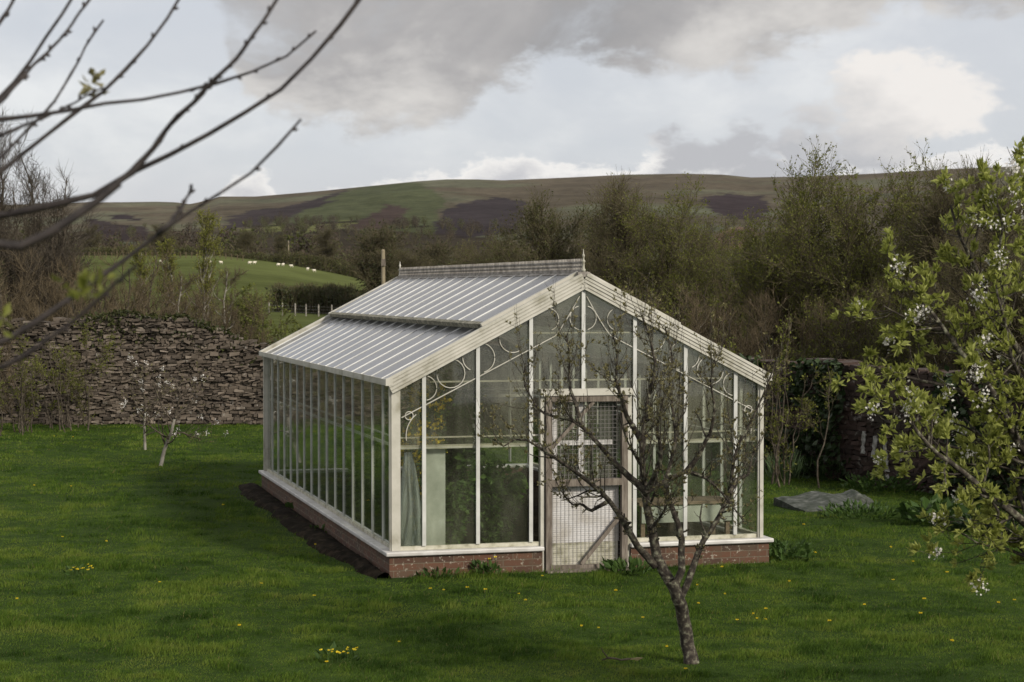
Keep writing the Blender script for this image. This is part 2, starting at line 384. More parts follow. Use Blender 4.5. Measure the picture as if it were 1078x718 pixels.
def world():
    w = bpy.data.worlds.new('World'); SC.world = w; w.use_nodes = True
    w.node_tree.nodes.clear(); t = NT(w.node_tree)
    out = t.n('ShaderNodeOutputWorld'); bg = t.n('ShaderNodeBackground'); bg.inputs['Strength'].default_value = .1
    t.set(out.inputs[0], bg.outputs[0])
    sky = t.n('ShaderNodeTexSky', sky_type='NISHITA', sun_disc=False, sun_elevation=math.asin(SUN.z), sun_rotation=math.atan2(SUN.x, SUN.y))
    tc = t.n('ShaderNodeTexCoord').outputs['Generated']
    s = t.n('ShaderNodeSeparateXYZ', i_0=tc)
    az = t.math('MULTIPLY', t.math('ARCTAN2', s.outputs[0], s.outputs[1]), 57.29578)      # degrees, 0 = north of the garden
    el = t.math('MULTIPLY', t.math('ARCSINE', s.outputs[2]), 57.29578)
    v = t.n('ShaderNodeCombineXYZ', i_0=s.outputs[0], i_1=s.outputs[1], i_2=t.math('MULTIPLY', s.outputs[2], 1.9)).outputs[0]
    nb = t.noise(v, 6, 8, .58, .4)          # big
    nm = t.noise(v, 17, 8, .60, .3)
    ns = t.noise(v, 48, 7, .60, .2)
    nn = t.math('ADD', t.math('MULTIPLY', nm, .62), t.math('MULTIPLY', ns, .38))
    def curve(x, lo, hi, pts, k):
        """piecewise curve over azimuth: pts are (azimuth, value), value divided by k"""
        mr = t.n('ShaderNodeMapRange', i_0=x); mr.inputs[1].default_value = lo; mr.inputs[2].default_value = hi
        fc = t.n('ShaderNodeFloatCurve')
        t.set(fc.inputs[1], mr.outputs[0])
        c = fc.mapping.curves[0]
        q = [((a - lo) / (hi - lo), b / k) for a, b in pts]
        while len(c.points) < len(q): c.points.new(.5, .5)
        for p, (a, b) in zip(c.points, q): p.location = (a, b)
        fc.mapping.update()
        return t.math('MULTIPLY', fc.outputs[0], k)
    def A(px): return math.degrees(math.atan((px - 539) / F))
    def E_(py): return math.degrees(math.atan((304 - py) / F))
    # clear, thinly veiled sky
    veil = t.mix(t.smooth(nb, .36, .66), (4.9, 5.05, 5.4), (6.5, 6.5, 6.55))
    veil = t.mix(t.smooth(nm, .35, .75), veil, (5.1, 5.2, 5.5))
    base = t.mix(.90, sky.outputs[0], veil)
    def x10(c):
        nd = t.n('ShaderNodeVectorMath', operation='SCALE', i_0=c); nd.inputs['Scale'].default_value = 10; return nd.outputs[0]
    def put(cur, mask, col): return t.mix(mask, cur, col)
    # low grey-blue bank over the hills
    bank = t.math('MULTIPLY', t.smooth(t.math('ADD', el, t.math('MULTIPLY', nm, 2.0)), 5.2, 3.0), .55)
    base = put(base, bank, (4.6, 4.65, 4.95))
    # low cumulus row
    top = curve(az, -20, 20, [(-20, 1.2), (A(120), 1.3), (A(225), 2.2), (A(265), 3.2), (A(310), 2.6), (A(400), 3.1), (A(480), 3.7), (A(590), 4.1), (A(640), 3.6), (A(700), 4.2), (A(780), 4.0), (A(900), 4.2), (20, 4.0)], 8)
    d = t.math('SUBTRACT', t.math('ADD', top, t.math('MULTIPLY', t.math('SUBTRACT', nn, .5), 4.2)), el)
    m = t.smooth(d, -.08, .22)
    shade = t.smooth(t.math('ADD', d, t.math('MULTIPLY', ns, 1.0)), 1.9, .25)
    base = put(base, t.math('MULTIPLY', m, .9), t.mix(shade, (4.6, 4.6, 4.8), (7.7, 7.5, 7.2)))
    # standing cumulus on the right
    def blob(cx, cy, r, sq=.8):
        a = t.math('SUBTRACT', az, A(cx)); b = t.math('DIVIDE', t.math('SUBTRACT', el, E_(cy)), sq)
        dd = t.math('SQRT', t.math('ADD', t.math('MULTIPLY', a, a), t.math('MULTIPLY', b, b)))
        return t.math('SUBTRACT', r * .02837, dd)
    bl = None
    for cx, cy, r in ((948, 118, 66), (985, 118, 52), (910, 100, 48), (862, 128, 30), (925, 160, 60), (860, 168, 45), (800, 185, 40), (725, 172, 38), (770, 160, 36)):
        b = blob(cx, cy, r); bl = b if bl is None else t.math('MAXIMUM', bl, b)
    d = t.math('ADD', bl, t.math('MULTIPLY', t.math('SUBTRACT', nn, .5), 5.0))
    m = t.smooth(d, -.2, .5)
    lit = t.math('ADD', t.math('MULTIPLY', t.math('SUBTRACT', az, A(850)), .16), t.math('MULTIPLY', t.math('SUBTRACT', el, E_(160)), .22))
    lit = t.math('ADD', lit, t.math('MULTIPLY', t.math('SUBTRACT', nn, .5), 1.6))
    base = put(base, m, x10(t.ramp(lit, [(0, (.40, .405, .425)), (.35, (.54, .53, .525)), (.75, (.69, .665, .64))])))
    # the long dark cloud overhead
    edge = curve(az, -24, 24, [(-24, 9.5), (A(120), 9.6), (A(225), 8.3), (A(265), 5.6), (A(330), 4.7), (A(440), 4.7), (A(490), 5.2), (A(540), 6.2), (A(640), 6.5), (A(760), 6.4), (A(850), 7.0), (A(960), 8.2), (A(1078), 8.0), (24, 8.2)], 12)
    d = t.math('SUBTRACT', el, t.math('SUBTRACT', edge, t.math('MULTIPLY', t.math('SUBTRACT', nn, .5), 5.2)))
    m = t.smooth(d, -.30, .60)
    m = t.math('MULTIPLY', m, t.smooth(t.math('ADD', nb, t.math('MULTIPLY', el, -.004)), .24, .40))
    br = t.math('ADD', t.math('MULTIPLY', nb, 1.15), t.math('MULTIPLY', nm, .30))
    br = t.math('ADD', br, t.math('MULTIPLY', t.math('ABSOLUTE', t.math('SUBTRACT', az, A(640))), .012))
    dark = x10(t.ramp(t.smooth(br, .50, 1.0), [(0, (.235, .23, .232)), (.5, (.34, .328, .325)), (1, (.57, .55, .525))]))
    base = put(base, t.math('MULTIPLY', m, .92), dark)
    t.set(bg.inputs['Color'], base)
world()

# ------------------------------------------------------------------ terrain
SKY_X = [-400, 0, 90, 130, 165, 185, 200, 215, 232, 270, 330, 400, 440, 470, 500, 530, 600, 660, 720, 760, 790, 850, 920, 1000, 1078, 1500]
SKY_Y = [222, 216, 213, 213, 212.5, 213, 215, 212, 207, 207, 202, 195, 191, 189, 189, 190, 187, 184, 183, 184, 187, 186, 183, 178, 175, 170]
FLD_X = [-400, 0, 75, 230, 300, 350, 395, 420, 470, 800, 1500]
FLD_Y = [270, 269, 268, 268, 276.5, 286, 296, 299, 300, 300, 300]

def fbm(x, y, sc, seed=0):
    return np.array([mnoise.fractal((a * sc, b * sc, seed), 1.0, 2.1, 5) for a, b in zip(x, y)])

def img_y(px, r, nz):
    """image row at which terrain at distance r in column px should sit (r >= 140)"""
    fy = np.interp(px, FLD_X, FLD_Y); sy = np.interp(px, SKY_X, SKY_Y)
    y = np.where(r < 155, 304 + H * F / r,
        np.where(r < 400, 345 + (fy - 345) * np.clip((r - 155) / 245, 0, 1) ** .8, 0))
    u = np.clip((r - 1000) / 2200, 0, 1)
    far = 264 + (sy - 264) * u ** .85 + nz * 13 * np.sin(u * np.pi)
    mid = fy + 5 + (264 - fy - 5) * np.clip((r - 400) / 600, 0, 1)
    mid = np.where(r < 460, fy + 5 * (r - 400) / 60, np.where(r < 1000, np.maximum(fy + 5 - (r - 460) * .012, 264 + 14 * (1 - np.clip((r - 460) / 540, 0, 1))), 0))
    y = np.where(r >= 400, np.where(r < 1000, mid, far), y)
    return y

def terrain_z(px, r, nz):
    y = img_y(px, r, nz)
    z = H + (304 - y) * r / F
    z = np.where(r < 140, np.minimum(0, -.3 * np.clip((r - 60) / 80, 0, 1)) * 1.0, z)
    return z

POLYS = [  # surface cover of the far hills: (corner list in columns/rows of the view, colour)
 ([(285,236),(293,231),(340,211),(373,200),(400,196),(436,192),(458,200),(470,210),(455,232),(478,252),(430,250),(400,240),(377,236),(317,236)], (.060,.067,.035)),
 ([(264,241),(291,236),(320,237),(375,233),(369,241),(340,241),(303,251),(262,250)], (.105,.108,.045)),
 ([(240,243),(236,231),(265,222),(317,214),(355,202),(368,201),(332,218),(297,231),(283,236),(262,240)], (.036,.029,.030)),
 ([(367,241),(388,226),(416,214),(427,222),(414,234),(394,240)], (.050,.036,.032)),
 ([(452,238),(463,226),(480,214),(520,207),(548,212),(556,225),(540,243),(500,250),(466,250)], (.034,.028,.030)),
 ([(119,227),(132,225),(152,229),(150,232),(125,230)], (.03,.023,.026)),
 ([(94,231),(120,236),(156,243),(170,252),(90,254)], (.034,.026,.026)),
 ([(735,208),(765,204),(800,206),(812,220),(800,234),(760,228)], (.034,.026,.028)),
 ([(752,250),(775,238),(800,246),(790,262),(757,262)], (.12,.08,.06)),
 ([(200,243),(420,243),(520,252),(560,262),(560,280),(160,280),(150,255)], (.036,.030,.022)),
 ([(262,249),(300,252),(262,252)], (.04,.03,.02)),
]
def in_poly(px, py, poly):
    inside = np.zeros(len(px), bool); n = len(poly)
    for i in range(n):
        x0, y0 = poly[i]; x1, y1 = poly[(i + 1) % n]
        if y0 == y1: continue
        c = ((y0 > py) != (y1 > py)) & (px < (x1 - x0) * (py - y0) / (y1 - y0) + x0)
        inside ^= c
    return inside

def build_terrain():
    cols = np.concatenate([np.linspace(-900, -60, 40), np.linspace(-50, 1130, 420), np.linspace(1140, 2000, 40)])
    rs = np.concatenate([np.linspace(46, 140, 20), np.linspace(146, 420, 44), np.linspace(440, 1000, 24), np.linspace(1030, 3200, 190), [3300, 3500, 4200, 6000]])
    PX, RR = np.meshgrid(cols, rs)
    px, r = PX.ravel(), RR.ravel()
    X = (px - 539) / F * r; Y = r
    nz = fbm(X, Y, 1 / 420., 3.0)
    z = terrain_z(px, np.minimum(r, 3200), nz)
    z = np.where(r > 3200, z - (r - 3200) * .12, z)
    z = np.where(r < 60, -.10, z)
    n_, m_ = RR.shape
    idx = np.arange(n_ * m_).reshape(n_, m_)
    q = np.stack([idx[:-1, :-1], idx[:-1, 1:], idx[1:, 1:], idx[1:, :-1]], -1).reshape(-1, 4)
    mb = MB(); mb.add(np.stack([X, Y, z], -1), q, 0, True)
    o = mb.build('hills', M['land']); tag(o, kind='structure')
    # land cover
    jx = fbm(X, Y, 1 / 150., 9.0) * 9 + fbm(X, Y, 1 / 28., 29.0) * 7; jy = fbm(X, Y, 1 / 150., 19.0) * 3 + fbm(X, Y, 1 / 28., 39.0) * 2.6
    py = img_y(px, np.minimum(r, 3200), nz)
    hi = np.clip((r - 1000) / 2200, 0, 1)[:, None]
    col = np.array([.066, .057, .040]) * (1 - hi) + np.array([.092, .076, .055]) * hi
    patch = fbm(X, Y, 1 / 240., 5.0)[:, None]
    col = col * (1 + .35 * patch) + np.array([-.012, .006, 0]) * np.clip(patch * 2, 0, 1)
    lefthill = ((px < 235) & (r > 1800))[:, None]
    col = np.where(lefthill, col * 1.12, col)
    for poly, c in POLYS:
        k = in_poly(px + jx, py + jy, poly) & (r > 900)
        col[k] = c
    # hedged lines across the far pasture
    for (x0, y0), (x1, y1) in [((262,239),(375,233)), ((303,251),(330,236)), ((400,241),(452,238)), ((262,251),(365,242))]:
        t = np.clip(((px - x0) * (x1 - x0) + (py - y0) * (y1 - y0)) / ((x1 - x0) ** 2 + (y1 - y0) ** 2), 0, 1)
        d = np.hypot(px - x0 - t * (x1 - x0), (py - y0 - t * (y1 - y0)))
        col[(d < 1.0) & (r > 900)] = (.028, .026, .016)
    near = (r >= 140) & (r <= 425)
    fcol = np.array([.076, .088, .032]) * (1 + .35 * patch)
    col = np.where(near[:, None], fcol, col)
    wild = (r < 140)
    col = np.where(wild[:, None], np.array([.045, .058, .018]) * (1 + .3 * patch), col)
    midv = (r > 425) & (r < 1000)
    col = np.where(midv[:, None], np.array([.05, .06, .022]), col)
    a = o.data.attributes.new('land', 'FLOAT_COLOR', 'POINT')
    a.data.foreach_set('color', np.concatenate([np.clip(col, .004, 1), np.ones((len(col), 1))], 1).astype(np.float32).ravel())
    return o
build_terrain()

def terr(px, r):
    """height of the land at column px, distance r"""
    X = (px - 539) / F * r
    nz = np.array([mnoise.fractal((X / 420., r / 420., 3.0), 1.0, 2.1, 5)])
    return float(terrain_z(np.array([float(px)]), np.array([float(min(r, 3200))]), nz)[0])

# ------------------------------------------------------------------ lawn
CR, SR = math.cos(ROT), math.sin(ROT)
def to_house(x, y):
    dx, dy = x - GX, y - GY
    return dx * CR + dy * SR, -dx * SR + dy * CR
def from_house(u, v, z=0):
    return (GX + u * CR - v * SR, GY + u * SR + v * CR, z)

def lawn_h(x, y):
    n1 = fbm(x, y, .55, 1.0); n2 = fbm(x, y, .16, 2.0)
    return .028 * n1 + .045 * n2
def lawn_height(x, y):
    x, y = np.asarray(x, float), np.asarray(y, float)
    u, v = to_house(x, y)
    d = np.maximum(np.maximum(-u - .1, u - W - .1), np.maximum(-v - .1, v - L - .1))
    return lawn_h(x, y) * np.clip(d / 1.2, 0, 1)
def lz(x, y): return float(lawn_height([x], [y])[0])

def build_lawn():
    xs = np.linspace(-26, 26, 261); ys = np.concatenate([np.linspace(-6, 12, 37), np.linspace(12.2, 47.5, 200)])
    X, Y = np.meshgrid(xs, ys); n_, m_ = X.shape
    z = lawn_height(X.ravel(), Y.ravel())
    idx = np.arange(n_ * m_).reshape(n_, m_)
    q = np.stack([idx[:-1, :-1], idx[:-1, 1:], idx[1:, 1:], idx[1:, :-1]], -1).reshape(-1, 4)
    mb = MB(); mb.add(np.stack([X.ravel(), Y.ravel(), z], -1), q, 0, True)
    tag(mb.build('lawn', M['lawn']), kind='structure')
build_lawn()

def soil_strip():
    rng = np.random.default_rng(5)
    vs = np.linspace(-.16, L + .4, 60)
    inner = np.full(60, -.07)
    outer = -.24 - .26 * np.clip((vs + .6) / 3.0, 0, 1) - np.array([.14 * mnoise.noise((v * 1.7, 3.3, 0)) for v in vs])
    v3 = []
    for i in range(60):
        for k in range(6):
            u = inner[i] + (outer[i] - inner[i]) * k / 5
            x, y, _ = from_house(u, vs[i])
            z = lz(x, y) + .035 * math.sin(math.pi * k / 5) + (.05 * rng.random() if 0 < k < 5 else -.03 if k == 5 else 0) + .004
            v3.append((x, y, z))
    idx = np.arange(360).reshape(60, 6)
    q = np.stack([idx[:-1, :-1], idx[1:, :-1], idx[1:, 1:], idx[:-1, 1:]], -1).reshape(-1, 4)
    mb = MB(); mb.add(v3, q, 0, True)
    tag(mb.build('soil_bed', M['soil']), kind='structure')
soil_strip()

def build_grass():
    rng = np.random.default_rng(3)
    mb = MB()
    for y0, y1, dens, wd, seg in ((14.2, 18, 4800, .0026, 1), (18, 22.5, 3200, .0033, 1), (22.5, 29, 1800, .0048, 0), (29, 37, 950, .0072, 0), (37, 47, 520, .011, 0)):
        hx = lambda y: y * (575 / F) + .6
        area = 2 * hx((y0 + y1) / 2) * (y1 - y0); n = int(area * dens)
        y = y0 + (y1 - y0) * rng.random(n); x = (rng.random(n) * 2 - 1) * hx(y)
        u, v = to_house(x, y)
        outer = -.36 - .30 * np.clip((v + .6) / 3.0, 0, 1)
        keep = ~((u > -.12) & (u < W + .12) & (v > -.12) & (v < L + .12))
        keep &= ~((u > outer) & (u < .1) & (v > -.45) & (v < L + .3) & (rng.random(n) < .985 - .65 * np.clip((-u - .1) / np.maximum(-outer - .1, .05), 0, 1) ** 3))
        keep &= ~((u > 1.6) & (u < 2.8) & (v > -.35) & (v < 0) & (rng.random(n) < .7))
        x, y = x[keep], y[keep]; n = len(x)
        # tufts: a slow field makes patches of taller grass, a quick one single tussocks
        f1 = fbm(x, y, .75, 7.0); f2 = fbm(x, y, 2.6, 8.0)
        tall = np.clip(f1 * 1.5 + .1, 0, 1) * .6 + np.clip(f2 * 2.2 - .1, 0, 1.3) * .9
        h = (.018 + .044 * tall) * (.6 + .7 * rng.random(n))
        edge = np.clip(1 - np.abs(np.maximum(np.maximum(-u[keep], u[keep] - W), np.maximum(-v[keep], v[keep] - L)) - .15) / .25, 0, 1)
        h += .05 * edge * rng.random(n)
        z = lawn_height(x, y) - .006
        a = rng.random(n) * 6.283; lean = .25 + .6 * rng.random(n)
        wnd = np.array([.5, -.15])
        dx, dy = np.cos(a) * lean + wnd[0] * .5, np.sin(a) * lean + wnd[1] * .5
        b = rng.random(n) * 6.283; wx, wy = np.cos(b) * wd * (.7 + .6 * rng.random(n)), np.sin(b) * wd * (.7 + .6 * rng.random(n))
        base = np.stack([x, y, z], -1); wv = np.stack([wx, wy, 0 * wx], -1)
        mid = base + np.stack([dx * h * .35, dy * h * .35, h * .6], -1)
        tip = base + np.stack([dx * h, dy * h, h * .92], -1)
        if seg:
            vv = np.stack([base - wv, base + wv, mid + wv * .7, mid - wv * .7, tip], 1).reshape(-1, 3)
            k = np.arange(n)[:, None] * 5
            nb = mb.n
            mb.add(vv, k + np.array([[0, 1, 2, 3]]), 0, False)
            mb.f.append((k + np.array([[3, 2, 4]]) + nb).astype(np.int32)); mb.m.append(np.zeros(n, np.int32)); mb.sm.append(np.zeros(n, bool))
        else:
            vv = np.stack([base - wv, base + wv, tip], 1).reshape(-1, 3)
            mb.add(vv, np.arange(n)[:, None] * 3 + np.array([[0, 1, 2]]), 0, False)
    tag(mb.build('grass', M['grass']), kind='stuff')
build_grass()

# ------------------------------------------------------------------ greenhouse (local axes: x along the gable, y to the back, z up)
S61 = .61
MX = [W / 2 + (k - 3) * S61 for k in range(7)]                 # gable bars
NS = 15; MY = [L * (k + 1) / (NS + 1) for k in range(NS)]      # side bars
SL = (ZR - ZE) / (W / 2)
def roof_z(x): return ZE + SL * min(x, W - x)
DX0, DX1 = 1.70, 2.66                                          # door opening
gh = empty('greenhouse', (GX, GY, 0), 'large white glass greenhouse on a low red brick base in the middle of the lawn', 'greenhouse', rz=ROT)

def greenhouse():
    P, SI, A = M['paint'], M['sill'], M['alu']
    # brick base
    b = MB(); o = .08
    b.box(-o, DX0 - .04, -o, .10, -.15, .235); b.box(DX1 + .04, W + o, -o, .10, -.15, .235)
    b.box(-o, .10, .10, L - .10, -.15, .235); b.box(W - .10, W + o, .10, L - .10, -.15, .235)
    b.box(-o, W + o, L - .10, L + o, -.15, .235)
    bp = b.build('brick_base', M['brick'], gh)
    # sill: sloped white ledge
    def ledge(mb, x0, x1, y0, y1): mb.box(x0, x1, y0, y1, .237, .288)
    s = MB(); o = .125
    s.box(-o, DX0 - .03, -o, .09, .237, .284); s.box(DX1 + .03, W + o, -o, .09, .237, .284)
    s.box(-o, .09, .09, L - .09, .237, .284); s.box(W - .09, W + o, .09, L - .09, .237, .284)
    s.box(-o, W + o, L - .09, L + o, .237, .284)
    so_ = s.build('sill', SI, gh)
    bev = so_.modifiers.new('bevel', 'BEVEL'); bev.width = .012; bev.segments = 2
    # stained bottom rails
    for x0, x1 in ((.05, DX0 - .06), (DX1 + .06, W - .05)):
        r = MB(); r.box(x0, x1, -.02, .035, .286, .330); r.build('bottom_rail', M['paintold'], gh)
    r = MB(); r.box(-.02, .035, .06, L - .06, .286, .325); r.build('bottom_rail', M['paintold'], gh)
    r = MB(); r.box(W - .035, W + .02, .06, L - .06, .286, .325); r.build('bottom_rail', M['paintold'], gh)
    # corner posts (two joined profiles)
    for x0, sx in ((0, 1), (W, -1)):
        for y0, sy in ((0, 1), (L, -1)):
            m = MB()
            def bx(a0, a1, c0, c1, z1):
                xs = sorted((x0 + sx * a0, x0 + sx * a1)); ys = sorted((y0 + sy * c0, y0 + sy * c1))
                m.box(xs[0], xs[1], ys[0], ys[1], .286, z1)
            if x0 == 0: bx(-.045, .055, -.030, .035, ZE - .01); bx(-.060, -.048, -.012, .050, ZE - .012); bx(-.044, .02, .038, .085, ZE - .012)
            else: bx(-.030, .012, -.030, .020, ZE - .01); bx(.014, .030, -.012, .020, ZE - .012); bx(-.026, .004, .022, .075, ZE - .012)
            m.build('corner_post', P, gh)
    # side bars, eaves plate, gutter, thin side rails
    for side, xs in ((0, -.004), (1, W + .004)):
        sg = -1 if side == 0 else 1
        for y in MY:
            m = MB(); m.box(xs - .016, xs + .006, y - .011, y + .011, .326, ZE - .03)
            m.box(min(xs + sg * .007, xs + sg * .015), max(xs + sg * .007, xs + sg * .015), y - .017, y + .017, .326, ZE - .03)
            m.build('glazing_bar', A, gh)
        m = MB(); m.box(xs - .03, xs + .03, .04, L - .04, ZE - .03, ZE + .02); m.build('eaves_plate', P, gh)
        m = MB(); x1 = xs + sg * .035; x2 = xs + sg * .115
        m.box(min(x1, x2), max(x1, x2), -.07, L + .07, ZE - .028, ZE - .016)
        m.box(min(x2, x2 - sg * .010), max(x2, x2 - sg * .010), -.07, L + .07, ZE - .014, ZE + .040)
        m.box(min(x1, x2), max(x1, x2), -.085, -.072, ZE - .03, ZE + .05)
        m.build('gutter', P, gh)
        for z, h in ((1.52, .014), (1.42, .03)):
            m = MB(); m.box(xs - sg * .045, xs - sg * .018, .04, L - .04, z - h / 2, z + h / 2)
            m.build('side_rail', A, gh)
        # wall panes
        ys = [0.04] + MY + [L - .04]
        for i in range(len(ys) - 1):
            m = MB(); m.box(xs - .003, xs + .003, ys[i] + .017, ys[i + 1] - .017, .326, ZE - .032)
            m.build('window_pane', M['glass'], gh)
    # gable ends
    for y, sy in ((0, -1), (L, 1)):
        for k, x in enumerate(MX):
            top = roof_z(x) - .05
            bot = .332
            front = sy < 0
            if front and k == 3: bot = 1.97
            m = MB(); m.box(x - .011, x + .011, y - .018, y + .012, bot, top)
            m.box(x - .021, x + .021, y + sy * .030 - .008, y + sy * .030 + .008, bot, top)
            m.build('glazing_bar', A, gh)
        # transoms
        def rail(z, h, x0, x1, d0, d1):
            m = MB(); xs = [x0] + [x for x in MX if x0 < x < x1] + [x1]
            m.box(x0, x1, min(y - sy * d0, y - sy * d1), max(y - sy * d0, y - sy * d1), z - h / 2, z + h / 2)
            m.build('transom', P, gh)
        spans = ((.06, DX0 - .03), (DX1 + .03, W - .06)) if sy < 0 else ((.06, W - .06),)
        for x0, x1 in spans:
            rail(1.52, .016, x0, x1, .015, .035)
            rail(1.415, .042, x0, x1, .016, .060)
        rail(2.13, .018, .40, W - .40, .015, .033)
        rail(2.66, .016, 1.5, W - 1.5, .015, .033)
        # gable panes: one per bay below and above the rail
        xs = [.05] + MX + [W - .05]
        for i in range(len(xs) - 1):
            x0, x1 = xs[i] + .013, xs[i + 1] - .013
            door_bay = sy < 0 and i in (3, 4)
            sidebay = sy < 0 and i in (2, 5)
            z0 = 2.0 if door_bay else .332
            ax0, ax1 = x0, x1
            if not door_bay:
                m = MB(); m.box(x0, x1, y - .003, y + .003, z0, 1.412); m.build('window_pane', M['glass'], gh)
                z0 = 1.418
            t0, t1 = roof_z(x0) - .06, roof_z(x1) - .06
            m = MB()
            v = [(x0,y-.003,z0),(x1,y-.003,z0),(x1,y+.003,z0),(x0,y+.003,z0),(x0,y-.003,t0),(x1,y-.003,t1),(x1,y+.003,t1),(x0,y+.003,t0)]
            m.add(v, [(0,3,2,1),(4,5,6,7),(0,1,5,4),(1,2,6,5),(2,3,7,6),(3,0,4,7)])
            m.build('window_pane', M['glassmilky'], gh)
        # gable rafters behind, fluted bargeboards in front
        for hx, sg in ((0, 1), (W, -1)):
            m = MB()
            p = np.array((hx + sg * .03, y - sy * .0, ZE - .035)); q = np.array((W / 2, y, ZR - .045))
            m.bar(p + (0, -sy * .03, 0), q + (0, -sy * .03, 0), .06, .05); m.build('gable_rafter', M['paintold'], gh)
            m = MB(); n = np.array((-sg * SL, 0, 1.0)); n /= np.linalg.norm(n)
            e = np.array((hx - sg * .085, y + sy * .05, ZE - SL * .085 + .015)); a = np.array((W / 2 - sg * .001, y + sy * .05, ZR + .015))
            for j in range(5):
                off = n * (.060 - .036 * j); dep = (.060, .046, .060, .046, .056)[j]
                ee, aa = e + off, a + off
                aa = aa + (0, 0, 0)
                m.bar(ee, aa, .026 if j else .030, dep)
                if j < 4: m.bar(ee - n * .018, aa - n * .018, .0098, dep - .030)
            m.build('bargeboard', P, gh)
        # scroll work
        yy = y + sy * .016
        def arc(cx, cz, r, a0, a1, n=20, rx=1.0):
            a = np.radians(np.linspace(a0, a1, n))
            return np.stack([cx + r * rx * np.cos(a), np.full(n, yy), cz + r * np.sin(a)], -1)
        def tube(mb, pts, r=.0075): mb.tubes(np.array(pts), np.full(len(pts), r), 5)
        for sg in (1, -1):
            fx = lambda x: x if sg > 0 else W - x
            m = MB()
            lz_ = lambda x: ZE - .42 + SL * .97 * x
            tube(m, [(fx(x), yy, lz_(x)) for x in np.linspace(.07, MX[2] + .28, 14)])
            xk = MX[2] + .28
            tube(m, [(fx(x), yy, lz_(xk) + (ZR - .17 - lz_(xk)) * ((x - xk) / (W / 2 - .04 - xk)) ** 1.15) for x in np.linspace(xk, W / 2 - .04, 10)])
            m.build('scroll_rail', P, gh)
            def ring(cx, dz, r, a0=0, a1=360, rr=.0065):
                mm = MB(); pts = arc(cx, ZE - .185 + SL * cx + dz, r, a0, a1)
                pts[:, 0] = [fx(x) for x in pts[:, 0]]; tube(mm, pts, rr); mm.build('scroll', P, gh)
            ring((MX[0] + MX[1]) / 2, -.045, .160)
            ring(MX[0] + .01, -.05, .135, -80, 75)
            ring(MX[1] - .02, -.02, .15, 110, 245)
            ring(MX[1] + .03, -.05, .165, -75, 80)
            ring((MX[1] + MX[2]) / 2 + .10, -.035, .155, 60, 300)
            ring(MX[2] + .20, -.035, .125, -70, 110)
            ring(W / 2 - .02, -.22, .135, 105, 255)
            ring(.155, -.26, .045)
            ring(.42, -.62, .30, 128, 190)
    # roof: lower glazing, raised upper lights, bars
    up = np.array
    ln = math.hypot(W / 2, ZR - ZE)
    for side, sg in ((0, 1), (1, -1)):
        hx = 0 if side == 0 else W
        dirv = np.array((sg * W / 2, 0, ZR - ZE)) / ln
        nrm = np.array((-sg * (ZR - ZE), 0, W / 2)) / ln
        e0 = np.array((hx, 0, ZE))
        def P3(s, y, h=0): return e0 + dirv * s * ln + nrm * h + np.array((0, y, 0))
        def sheet(mb, s0, s1, y0, y1, h, th=.006):
            c = [P3(s0, y0, h), P3(s0, y1, h), P3(s1, y1, h), P3(s1, y0, h)]
            c += [x + nrm * th for x in c]
            mb.add(c, [(0,3,2,1),(4,5,6,7),(0,1,5,4),(1,2,6,5),(2,3,7,6),(3,0,4,7)])
        nb = 16; ys = np.linspace(.0, L, nb + 1)
        split = .49
        for i in range(nb):
            m = MB(); sheet(m, -.035, split + .06, ys[i] + .014, ys[i + 1] - .014, .018); m.build('roof_pane', M['roofglass'], gh)
        for i, y in enumerate(ys):
            m = MB(); m.bar(P3(-.03, y, .028), P3(split + .04, y, .028), .014, .012, nrm); m.build('roof_bar', M['barwhite'], gh)
        m = MB(); m.bar(P3(-.022, -.02, .044), P3(-.022, L + .02, .044), .030, .012, nrm); m.build('eaves_flashing', M['lichenrail'], gh)
        # raised upper light
        y0, y1 = .04, L - .04
        ul = MB()
        ul.bar(P3(split, y0 + .04, .085), P3(split, y1 - .04, .085), .06, .055, nrm)
        vl = ul.build('roof_light', M['lichenrail'], gh)
        for y in (y0, y1):
            m = MB(); m.bar(P3(split - .012, y, .09), P3(1.0, y, .09), .07, .06, nrm); m.build('side_frame', P, vl)
        m = MB(); m.bar(P3(.985, y0 + .04, .085), P3(.985, y1 - .04, .085), .05, .05, nrm); m.build('top_frame', M['crest'], vl)
        yu = np.linspace(y0 + .03, y1 - .03, nb + 1)
        for i in range(nb):
            m = MB(); sheet(m, split + .014, .97, yu[i] + .010, yu[i + 1] - .010, .100); m.build('roof_pane', M['roofglass'], vl)
        for y in yu[1:-1]:
            m = MB(); m.bar(P3(split + .012, y, .112), P3(.975, y, .112), .014, .012, nrm); m.build('roof_bar', M['barwhite'], vl)
        # purlin and rafters inside
        m = MB(); m.bar(P3(.5, .05, -.03), P3(.5, L - .05, -.03), .04, .05, nrm); m.build('purlin', P, gh)
    # ridge cresting and finials
    m = MB(); m.box(W / 2 - .07, W / 2 + .07, -.06, L + .06, ZR + .045, ZR + .10); m.build('ridge_cap', M['crest'], gh)
    m = MB(); zc = ZR + .10
    m.box(W / 2 - .014, W / 2 + .014, -.02, L + .02, zc, zc + .030)
    m.box(W / 2 - .012, W / 2 + .012, -.02, L + .02, zc + .105, zc + .120)
    m.box(W / 2 - .010, W / 2 + .010, -.02, L + .02, zc + .062, zc + .072)
    n = int(L / .06)
    for i in range(n + 1):
        y = i * L / n
        m.box(W / 2 - .008, W / 2 + .008, y - .012, y + .012, zc + .028, zc + .150)
    m.build('ridge_crest', M['crest'], gh)
